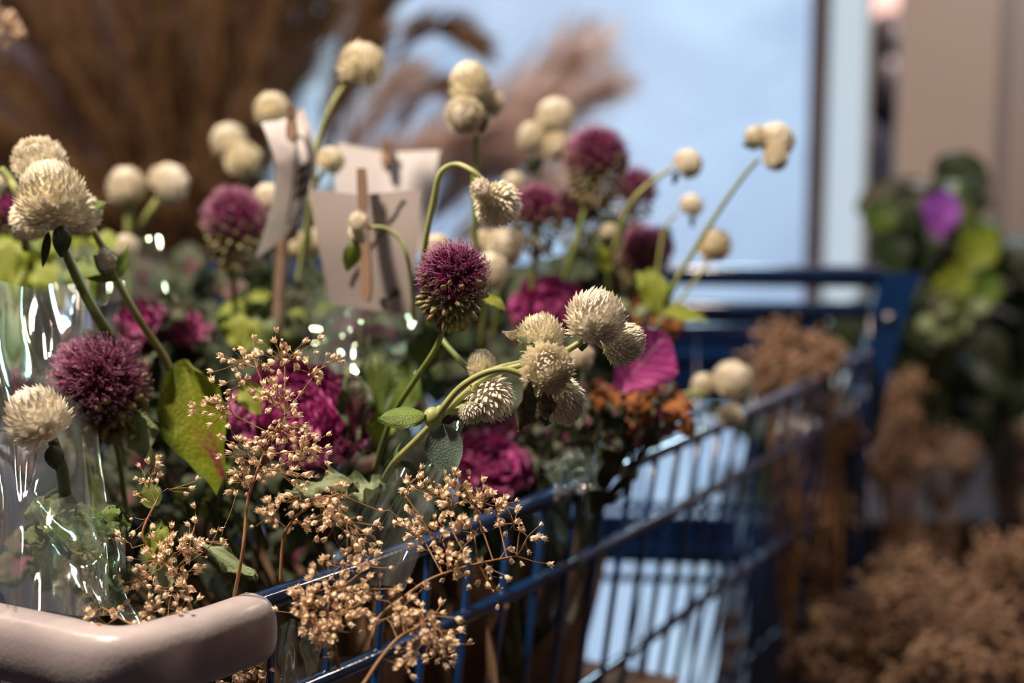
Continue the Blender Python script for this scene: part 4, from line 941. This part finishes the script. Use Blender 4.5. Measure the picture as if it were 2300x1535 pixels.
am('three joined cream globes left of the tall allium', [(1218, 355, .95), (1205, 400, .95), (1195, 480, .96)], [(1248, 262, 90, .95, (.2, 1, .1), 0), (1198, 308, 74, .95, (-.6, .6, .3), 0), (1252, 330, 64, .94, (.3, -.3, .8), 1)],
   [(1205, 350, .94, (-.3, -1, .1), (.3, 0, 1), 45, 18, 'leaf_dark')], r=.0016, stemmat='dark_stem')
am('lone globe on a bent stem before the window', [(1510, 380, .86), (1475, 400, .86), (1430, 440, .86), (1400, 490, .87), (1380, 560, .88)], [(1544, 369, 70, .86, (.7, .6, .3), 0)], [(1520, 385, .855, (-.1, -1, .1), (.4, 0, 1), 32, 9, 'leaf_dark')], r=.0013, stemmat='pale_stem')
am('small globe below the bent-stemmed one', [(1520, 480, .90), (1495, 510, .90), (1482, 570, .90), (1476, 640, .90), (1478, 700, .9)], [(1552, 463, 56, .90, (.35, .9, .2), 0)], [(1555, 485, .895, (.1, -1, .1), (.4, 0, 1), 28, 8, 'leaf_dark')], r=.0010, stemmat='pale_stem')
am('farthest right white globes on a long slanting stem', [(1703, 358, .83), (1670, 395, .83), (1620, 465, .83), (1560, 560, .83), (1520, 630, .83), (1487, 700, .83)], [(1742, 318, 88, .83, (.5, .8, .1), 0), (1700, 310, 60, .83, (-.5, .7, .2), 0), (1742, 355, 56, .82, (.3, -.8, .5), 1)],
   [(1708, 325, .82, (-.9, .1, .2), (0, .5, 1), 42, 12, 'leaf_dark')], r=.0013)
am('flat open cream globe low before the window', [(1600, 575, .88), (1565, 625, .88), (1530, 670, .88), (1495, 705, .88)], [(1604, 552, 76, .88, (.05, .9, .5), 1)], r=.0010, stemmat='pale_stem')
am('biggest sharp white globe with a partner tucked behind it', [(1310, 765, .58), (1278, 785, .58), (1235, 812, .585), (1170, 822, .585), (1090, 850, .585), (1000, 925, .59), (940, 985, .60), (885, 1040, .61), (865, 1075, .62)],
   [(1338, 715, 142, .572, (.35, .85, .3), 0), (1398, 772, 104, .59, (.8, .35, .4), 2)], [(1310, 760, .585, (.1, -1, .1), (.6, 0, 1), 30, 15, 'leaf_dark')], r=.0013, stemmat='pale_stem')
am('open white globe left of the biggest sharp one', [(1230, 788, .60), (1180, 812, .60), (1100, 835, .60), (1020, 890, .605), (960, 960, .62)], [(1215, 756, 104, .60, (-.15, 1, .2), 1)],
   [(1182, 770, .60, (-.85, .55, .1), (.2, .4, 1), 62, 11, 'dry_leaf'), (1195, 790, .595, (-.4, .5, .3), (0, 0, 1), 45, 16, 'leaf_pale')], r=.0013, stemmat='pale_stem')
am('double sharp white globe facing the viewer with a withered leaf', [(1175, 842, .57), (1130, 830, .57), (1080, 842, .572), (1030, 875, .575), (990, 925, .58), (972, 950, .585)],
   [(1228, 828, 116, .565, (.1, .15, 1), 1), (1262, 898, 108, .58, (.45, -.85, .2), 2)], [(1192, 850, .56, (-.05, -1, .05), (.5, 0, 1), 130, 14, 'dry_leaf'), (1215, 870, .565, (.05, -1, .1), (-.5, 0, 1), 90, 15, 'dry_leaf')], r=.0013, stemmat='pale_stem')
am('cone-shaped sharp white globe with neat rows of bracts', [(1045, 930, .59), (1010, 925, .59), (985, 935, .59), (965, 960, .59)], [(1100, 893, 104, .59, (.45, -.6, .35), 3), (1060, 925, 58, .585, (.1, -.6, .7), 9)],
   [(1035, 925, .585, (.7, .4, .1), (-.3, .2, 1), 52, 20, 'leaf_green')], r=.0012, stemmat='pale_stem')
am('small sharp white globe rising above the crossing stems', [(1078, 870, .61), (1060, 900, .61), (1010, 930, .61)], [(1082, 822, 72, .61, (-.1, 1, .1), 2)], [], r=.0012)
am('bare amaranth stem forking behind the sharp allium', [(1100, 850, .63), (1060, 835, .63), (1015, 790, .635), (990, 760, .64)], [(1120, 858, 20, .64, UPV, 9)], r=.0012)
am('large ribbed white globe leaning left at the left edge', [(120, 990, .565), (128, 1020, .57), (140, 1060, .58), (150, 1150, .60)], [(86, 942, 138, .562, (-.55, .75, .1), 3)], [(118, 1000, .56, (.25, -1, .1), (.5, 0, 1), 60, 22, 'leaf_dark')], r=.0022, stemmat='dark_stem')
am('big soft white globe over the right rim with two smaller ones', [(1590, 885, .88), (1555, 885, .88), (1515, 900, .88), (1480, 950, .89)], [(1645, 856, 94, .88, (.4, .8, .3), 0), (1580, 866, 58, .885, (-.2, .9, .2), 0), (1640, 935, 62, .875, (.3, -.8, .4), 0)],
   [(1605, 905, .88, (.1, -1, .1), (.2, 0, 1), 30, 22, 'leaf_dark')], r=.0020, stemmat='pale_stem')
am('tiny green-white bud among the right lime leaves', [(1367, 535, .90), (1365, 600, .91), (1370, 680, .92)], [(1367, 521, 46, .90, UPV, 0)], r=.0010)
am('dim globe behind the biggest sharp one', [(1300, 830, .72), (1290, 900, .73), (1285, 980, .75)], [(1302, 803, 66, .72, UPV, 0)])
am('cream globe top just above the dark clear film at left', [(283, 580, .88), (290, 680, .88)], [(283, 556, 62, .88, UPV, 0)])
am('pale stem bowing in from the left edge with a cut-off globe', [(2, 380, .70), (22, 405, .70), (44, 450, .70), (60, 560, .72)], [(-14, 420, 62, .72, (-.6, .3, .2), 0)], r=.002, stemmat='pale_stem')
am('dry straw-coloured globe cluster under the left card', [(700, 575, .86), (690, 650, .87), (680, 740, .88)], [(700, 545, 66, .86, (.2, 1, .2), 1), (665, 560, 40, .86, (-.4, .8, .2), 1)], r=.0015, stemmat='pale_stem')
# the joint with the bent leaf and the grey leaf
t = thing('globe_amaranth', 'yellow-green amaranth joint with a bent oval leaf and a hanging grey leaf', 'flower', P(975, 940, .585), 'white globe amaranth stems')
mb = MB(); mb.ball(P(972, 938, .583), S(22, .583), 12, 8, (1, 1, 1.1)); mb.ball(P(990, 925, .583), S(15, .583), 10, 8); build(mb, 'joint', t, 'pale_stem')
me = setm((lambda b_: (b_.add(*leaf_grid(S(112, .575), S(34, .575), 'ovate', -.3, .5, .08, 3, 0, 4, 12, 16)), b_.mesh('leaf'))[1])(MB()), 'leaf_green')
part('leaf', me, t, basis(P(958, 932, .58), cam_dir(-1, .12, .25), cam_dir(-.1, .8, .75)))
me = setm((lambda b_: (b_.add(*leaf_grid(S(130, .575), S(46, .575), 'ovate', .35, .3, .05, 3, 0, 9, 12, 16)), b_.mesh('leaf'))[1])(MB()), 'leaf_grey')
part('leaf', me, t, basis(P(995, 952, .58), cam_dir(.14, -1, .15), cam_dir(-.35, .1, 1)), label='hanging grey-green downy leaf')

# ================================================================== PRICE CARDS AND PEGS
def curve_card(name, label, left, right, m, bulge, dfun=None, nu=14, nv=16, fold=None):
    lp = smooth_path([P(*q) for q in left], nv//(len(left)-1)); rp_ = smooth_path([P(*q) for q in right], nv//(len(right)-1)); nv = min(len(lp), len(rp_))-1
    grid = []
    for j in range(nv+1):
        row = []
        for i in range(nu+1):
            u = i/nu; p = lp[j].lerp(rp_[j], u)
            if fold is not None: b_ = -bulge*max(0, 1-abs(u-fold)/.5)*(1-.75*j/nv)
            else: b_ = bulge*math.sin(PI*u)
            p = p - FW*b_ ; 
            if fold is not None: p = p + UP*(b_*.9*(1-j/nv))
            row.append(p)
        grid.append(row)
    def surf(u, v):
        x = u*nu; y = v*nv; i = min(int(x), nu-1); j = min(int(y), nv-1); fx = x-i; fy = y-j
        p = grid[j][i].lerp(grid[j][i+1], fx).lerp(grid[j+1][i].lerp(grid[j+1][i+1], fx), fy)
        n = (grid[j][i+1]-grid[j][i]).cross(grid[j+1][i]-grid[j][i]).normalized()
        if n.dot(FW) > 0: n = -n
        return p + n*.0004
    mb = MB(); mb.add([p for r_ in grid for p in r_], [(j*(nu+1)+i, j*(nu+1)+i+1, (j+1)*(nu+1)+i+1, (j+1)*(nu+1)+i) for j in range(nv) for i in range(nu)])
    me = setm(mb.mesh('card'), m); t = thing(name, label, 'card', grid[-1][nu//2]); c = part('card', me, t)
    return t, c, surf
def stroke(mb, surf, pts, r=.00035):
    # pts = [(u, v)...]
    q = []
    for a, b_ in zip(pts, pts[1:]):
        for k in range(4): q.append(surf(a[0]+(b_[0]-a[0])*k/4, a[1]+(b_[1]-a[1])*k/4))
    q.append(surf(*pts[-1])); mb.tube(q, r, 4, cap=False)
def clothespin(label, a, b_, wid, parent=None):
    t = thing('clothespin', label, 'peg', P(*b_), 'wooden clothespins on the cards')
    A_, B_ = P(*a), P(*b_); ax = (B_-A_).normalized(); sd = ax.cross(FW).normalized(); out = -FW; L1 = (B_-A_).length
    for s in (0, 1):
        off = out*(.0014 if s else -.0020); vs = []; fs = []
        prof = [(0, .75), (.12, .85), (.28, .80), (.33, .62), (.40, .85), (.6, 1), (.85, 1), (.95, .8), (1, .35)]
        for f, w_ in prof:
            c = A_ + ax*L1*f + off + out*(.0028*(abs(f-.35))*(1 if s else -1)); h = wid/2*w_
            vs += [c-sd*h-out*.0014, c+sd*h-out*.0014, c+sd*h+out*.0014, c-sd*h+out*.0014]
        for i in range(len(prof)-1):
            o = i*4
            for k in range(4): fs.append((o+k, o+(k+1) % 4, o+4+(k+1) % 4, o+4+k))
        fs += [(0, 3, 2, 1), tuple(len(vs)-4+k for k in range(4))]
        mb = MB(); mb.add(vs, fs); build(mb, 'prong', t, 'wood_pin', smooth=False)
    mb = MB(); c = A_+ax*L1*.34; pts = [c + sd*(wid*.6*(i/16-.5)*1.3) + (out*math.cos(i*1.6)+ax*math.sin(i*1.6))*.0032 for i in range(17)]; mb.tube(pts, .00045, 5); build(mb, 'spring', t, 'steel')
    return t
# left curled card with the oval print
t, c, sf = curve_card('price_card', 'white curled price card with an oval print, leftmost of the cards', [(587, 275, .79), (618, 370, .775), (608, 470, .775), (572, 581, .79)], [(683, 240, .79), (707, 330, .795), (700, 420, .80), (664, 500, .81)], 'card_white', -.012)
mb = MB(); stroke(mb, sf, [(.62+.24*math.cos(a*2*PI/24), .52+.34*math.sin(a*2*PI/24)) for a in range(25)], .0005)
rn = random.Random(3)
for r_ in range(3):
    for k in range(4):
        u0 = .50+k*.075; v0 = .40+r_*.10
        kind = (r_*4+k) % 4
        if kind == 0: stroke(mb, sf, [(u0, v0+.07), (u0+.025, v0), (u0+.05, v0+.07)], .0005)
        elif kind == 1: stroke(mb, sf, [(u0+.05, v0+.01), (u0+.01, v0), (u0, v0+.035), (u0+.05, v0+.05), (u0+.01, v0+.07)], .0005)
        elif kind == 2: stroke(mb, sf, [(u0, v0), (u0, v0+.07)], .0006); stroke(mb, sf, [(u0, v0), (u0+.05, v0+.02), (u0, v0+.035)], .0005)
        else: stroke(mb, sf, [(u0, v0), (u0+.05, v0)], .0005); stroke(mb, sf, [(u0+.025, v0), (u0+.025, v0+.07)], .0005)
build(mb, 'oval_print', c, 'ink')
clothespin('wooden clothespin gripping the curled left card', (655, 240, .785), (655, 318, .785), S(22, .785))
mb = MB(); q1, q2 = P(637, 520, .82), P(622, 760, .83); mb.box((q1+q2)/2, S(14, .82), .0022, (q1-q2).length/2, (q1-q2).to_track_quat('Z', 'Y').to_matrix())
top('wooden_stake', mb, 'flat wooden stake under the curled left card', 'stake', 'wood_pin', smooth=False)
# back white card
t, c, sf = curve_card('price_card', 'white folded price card standing behind the shaded one', [(757, 320, .87), (752, 450, .87), (750, 560, .875)], [(988, 337, .87), (972, 440, .87), (952, 570, .875)], 'card_white', .004, fold=.49, nu=16)
clothespin('wooden clothespin on the rear white card', (872, 322, .868), (864, 372, .868), S(18, .868))
# front card, its shade coloured in grey, with slanting handwriting
t, c, sf = curve_card('price_card', 'price card in front, shade coloured in grey, with slanting handwriting', [(692, 424, .76), (715, 550, .76), (742, 684, .765)], [(946, 427, .75), (936, 560, .75), (920, 708, .755)], 'card_shaded', .003, fold=.45, nu=16)
mb = MB(); rn = random.Random(8)
def word(u0, v0, u1, v1, n, amp):
    pts = []
    for k in range(n):
        f = k/(n-1); du, dv = (u1-u0), (v1-v0); l = math.hypot(du, dv); nx, ny = -dv/l, du/l
        a = amp*(1 if k % 2 else -1)*rn.uniform(.3, 1.1); pts.append((u0+du*f+nx*a, v0+dv*f+ny*a))
    stroke(mb, sf, pts, .0005)
word(.86, .12, .72, .30, 11, .022); word(.68, .34, .44, .58, 16, .016); word(.40, .64, .28, .78, 9, .02); word(.82, .80, .74, .86, 5, .02)
stroke(mb, sf, [(.70, .86), (.64, .87), (.65, .93), (.72, .92)], .0007); stroke(mb, sf, [(.78, .80), (.82, .84), (.86, .80), (.82, .77), (.78, .80)], .0005)
build(mb, 'handwriting', c, 'ink')
clothespin('long wooden clothespin on the front shaded card', (812, 380, .748), (824, 678, .738), S(25, .74))

# ================================================================== BABY'S BREATH SPRAYS
D1 = .585
spray('bushy tan baby\'s breath spray in front of the crimson kale', [(525, 1345, .575), (545, 1240, .57), (556, 1130, .575), (570, 1080, .575), (600, 1000, .585), (640, 930, .59)],
  [(490, 915, D1, 48, 34, 18), (560, 800, .60, 48, 28, 16), (640, 790, .60, 55, 22, 20), (725, 820, .60, 52, 30, 14), (540, 850, .60, 20, 32, 6), (608, 880, .59, 42, 36, 18), (655, 905, .59, 34, 30, 8),
   (630, 965, .585, 60, 36, 34), (545, 1015, .58, 40, 26, 14), (695, 1010, .58, 45, 28, 26), (530, 1070, .575, 36, 34, 14), (660, 1055, .58, 62, 36, 22), (585, 1060, .58, 35, 25, 8), (570, 985, .58, 40, 22, 10)], seed=1, r0=.0008, group=None)
spray('tan baby\'s breath spray spreading right below the kale', [(630, 1310, .565), (640, 1200, .565), (690, 1140, .565), (760, 1110, .57)],
  [(600, 1150, .565, 50, 28, 14), (690, 1120, .57, 55, 26, 14), (750, 1130, .57, 52, 34, 24), (780, 1190, .57, 60, 30, 20), (820, 1210, .565, 40, 26, 8), (735, 1165, .57, 60, 20, 8), (880, 1160, .57, 30, 36, 3), (660, 1170, .56, 40, 15, 6)], seed=2, r0=.0008)
spray('tan baby\'s breath spray crossing the rim to the right', [(835, 1455, .545), (850, 1390, .548), (910, 1340, .55), (970, 1300, .555), (1060, 1270, .56), (1160, 1250, .565)],
  [(1000, 1100, .575, 70, 30, 26), (1060, 1120, .575, 60, 32, 24), (900, 1090, .575, 42, 28, 6), (1110, 1130, .575, 30, 22, 8), (980, 1180, .57, 75, 30, 18), (1060, 1170, .57, 50, 25, 12), (1000, 1240, .565, 60, 30, 14), (945, 1200, .57, 45, 22, 8),
   (1170, 1165, .57, 40, 22, 7), (1185, 1215, .57, 22, 26, 6), (1100, 1290, .56, 40, 20, 6), (1030, 1280, .56, 45, 20, 9), (1110, 1335, .56, 14, 8, 2), (1205, 1265, .57, 12, 8, 1), (950, 1325, .56, 14, 10, 3), (1130, 1240, .565, 40, 16, 3)], seed=3, r0=.0009)
spray('tan baby\'s breath spray hanging low in front of the near wires', [(800, 1545, .525), (815, 1540, .525), (855, 1480, .53), (900, 1430, .535), (960, 1400, .54)],
  [(900, 1365, .54, 55, 22, 9), (955, 1385, .54, 60, 28, 22), (990, 1430, .54, 46, 22, 18), (960, 1460, .54, 60, 22, 10), (930, 1505, .535, 55, 14, 6), (980, 1475, .54, 30, 14, 8), (870, 1380, .54, 30, 22, 5), (860, 1330, .545, 40, 20, 5)], seed=4, r0=.0010)
spray('dense tan baby\'s breath heap just right of the bumper', [(760, 1500, .55), (750, 1450, .55), (735, 1390, .55), (745, 1340, .55)],
  [(750, 1310, .55, 65, 26, 24), (700, 1350, .55, 62, 30, 26), (770, 1375, .548, 50, 36, 28), (690, 1395, .55, 52, 32, 30), (745, 1420, .55, 45, 34, 26), (800, 1330, .555, 42, 22, 14), (780, 1270, .555, 45, 20, 8), (830, 1270, .555, 30, 30, 8), (720, 1475, .55, 12, 10, 1)], seed=5, r0=.0009)
spray('sparse tan baby\'s breath spray at the left above the bumper', [(455, 1410, .575), (430, 1370, .575), (405, 1300, .575), (350, 1250, .58), (320, 1200, .58), (350, 1130, .585)],
  [(320, 1065, .59, 60, 22, 9), (370, 1085, .59, 40, 24, 5), (305, 1110, .59, 12, 10, 1), (345, 1165, .585, 34, 20, 3), (270, 1240, .58, 28, 34, 4), (375, 1200, .58, 26, 26, 4), (450, 1215, .58, 46, 34, 16), (400, 1240, .58, 42, 24, 10), (350, 1270, .575, 60, 28, 18),
   (310, 1310, .575, 46, 24, 12), (390, 1290, .575, 44, 26, 10), (425, 1330, .57, 36, 30, 8), (515, 1160, .585, 20, 50, 3), (360, 1325, .575, 34, 18, 6)], seed=6, r0=.0008)
spray('short tan baby\'s breath spray lying behind the bumper top', [(350, 1425, .545), (300, 1405, .55), (280, 1395, .552), (230, 1365, .555)],
  [(175, 1395, .555, 22, 12, 2), (235, 1370, .555, 34, 24, 5), (330, 1372, .56, 50, 14, 12), (395, 1370, .56, 40, 18, 10), (235, 1405, .55, 26, 8, 3), (300, 1400, .555, 30, 10, 4)], seed=7, r0=.0006)
spray('tan baby\'s breath showing under the bumper beside the first wires', [(560, 1640, .60), (550, 1580, .60), (545, 1520, .60)], [(535, 1500, .595, 60, 24, 22), (590, 1490, .60, 36, 22, 8), (470, 1528, .595, 22, 10, 5), (560, 1540, .595, 60, 20, 12)], seed=8, r0=.0007)
spray('blurred baby\'s breath tip at the top left corner', [(-60, 200, .42), (-40, 150, .42), (-15, 80, .42)], [(12, 62, .42, 22, 26, 7), (10, 98, .42, 20, 12, 4), (0, 40, .42, 14, 14, 3)], seed=9, r0=.0006)

# ================================================================== CLEAR FILM
def film(label, corners, amp, seed, n=34, name='cellophane_sheet', fs_=.7):
    a, b_, c_, d_ = [P(*q) for q in corners]; mb = MB(); vs = []
    for j in range(n+1):
        for i in range(n+1):
            u, v = i/n, j/n; p = a.lerp(b_, u).lerp(d_.lerp(c_, u), v)
            q = V((u*3*fs_+seed*7.1, v*1.6*fs_+seed*3.3, seed*1.7))
            h = (abs(noise.noise(q))-.25)*1.5 + .4*(abs(noise.noise(q*2.3))-.25) + .05*noise.noise(q*6)
            edge = .4+.6*min(1, 6*min(u, 1-u, v, 1-v))
            vs.append(p - FW*amp*h*1.0 + UP*amp*.35*noise.noise(q*1.3+V((9, 0, 0))) + RT*amp*.35*noise.noise(q*1.3+V((0, 9, 0))))
    mb.add(vs, [(j*(n+1)+i, j*(n+1)+i+1, (j+1)*(n+1)+i+1, (j+1)*(n+1)+i) for j in range(n) for i in range(n)])
    return top(name, mb, label, 'film', 'cellophane')
film('crumpled clear film sheet hanging at the left edge above the bumper', [(-40, 620, .62), (200, 640, .70), (230, 1380, .56), (-60, 1340, .545)], .016, 1, 44)
film('crumpled clear film over the green leaves at lower left', [(60, 1080, .565), (280, 1180, .60), (330, 1430, .565), (120, 1280, .55)], .012, 2, 40)
film('slanting clear film sheet with bright creases beside the grey leaf', [(930, 930, .61), (1050, 960, .62), (900, 1330, .585), (690, 1300, .59)], .012, 3, 40)
film('clear film wrap standing behind the deep purple allium', [(120, 560, .80), (360, 540, .82), (420, 760, .82), (150, 820, .74)], .015, 4, 30)
film('clear film wrap around the stems under the price cards', [(600, 480, .78), (770, 440, .80), (800, 760, .80), (610, 760, .78)], .014, 5, 30)
film('clear film wrap low under the front price card', [(700, 690, .80), (950, 690, .80), (940, 880, .76), (690, 860, .76)], .014, 6, 30)
film('clear crumpled film tuft resting on the near rim', [(1215, 1030, .735), (1350, 1010, .75), (1345, 1100, .735), (1240, 1110, .72)], .02, 7, 30, fs_=1.6)
film('clear film hanging inside the cart by the first wires', [(600, 1400, .60), (720, 1390, .61), (700, 1570, .61), (590, 1570, .60)], .012, 8, 26)
film('clear film tail hanging inside the middle wires of the cart', [(1190, 1110, .76), (1330, 1060, .78), (1290, 1420, .80), (1180, 1420, .79)], .018, 9, 30)
film('clear film end poking over the right rim under the soft globes', [(1480, 970, .86), (1620, 925, .87), (1600, 965, .86), (1460, 1010, .85)], .012, 10, 20)
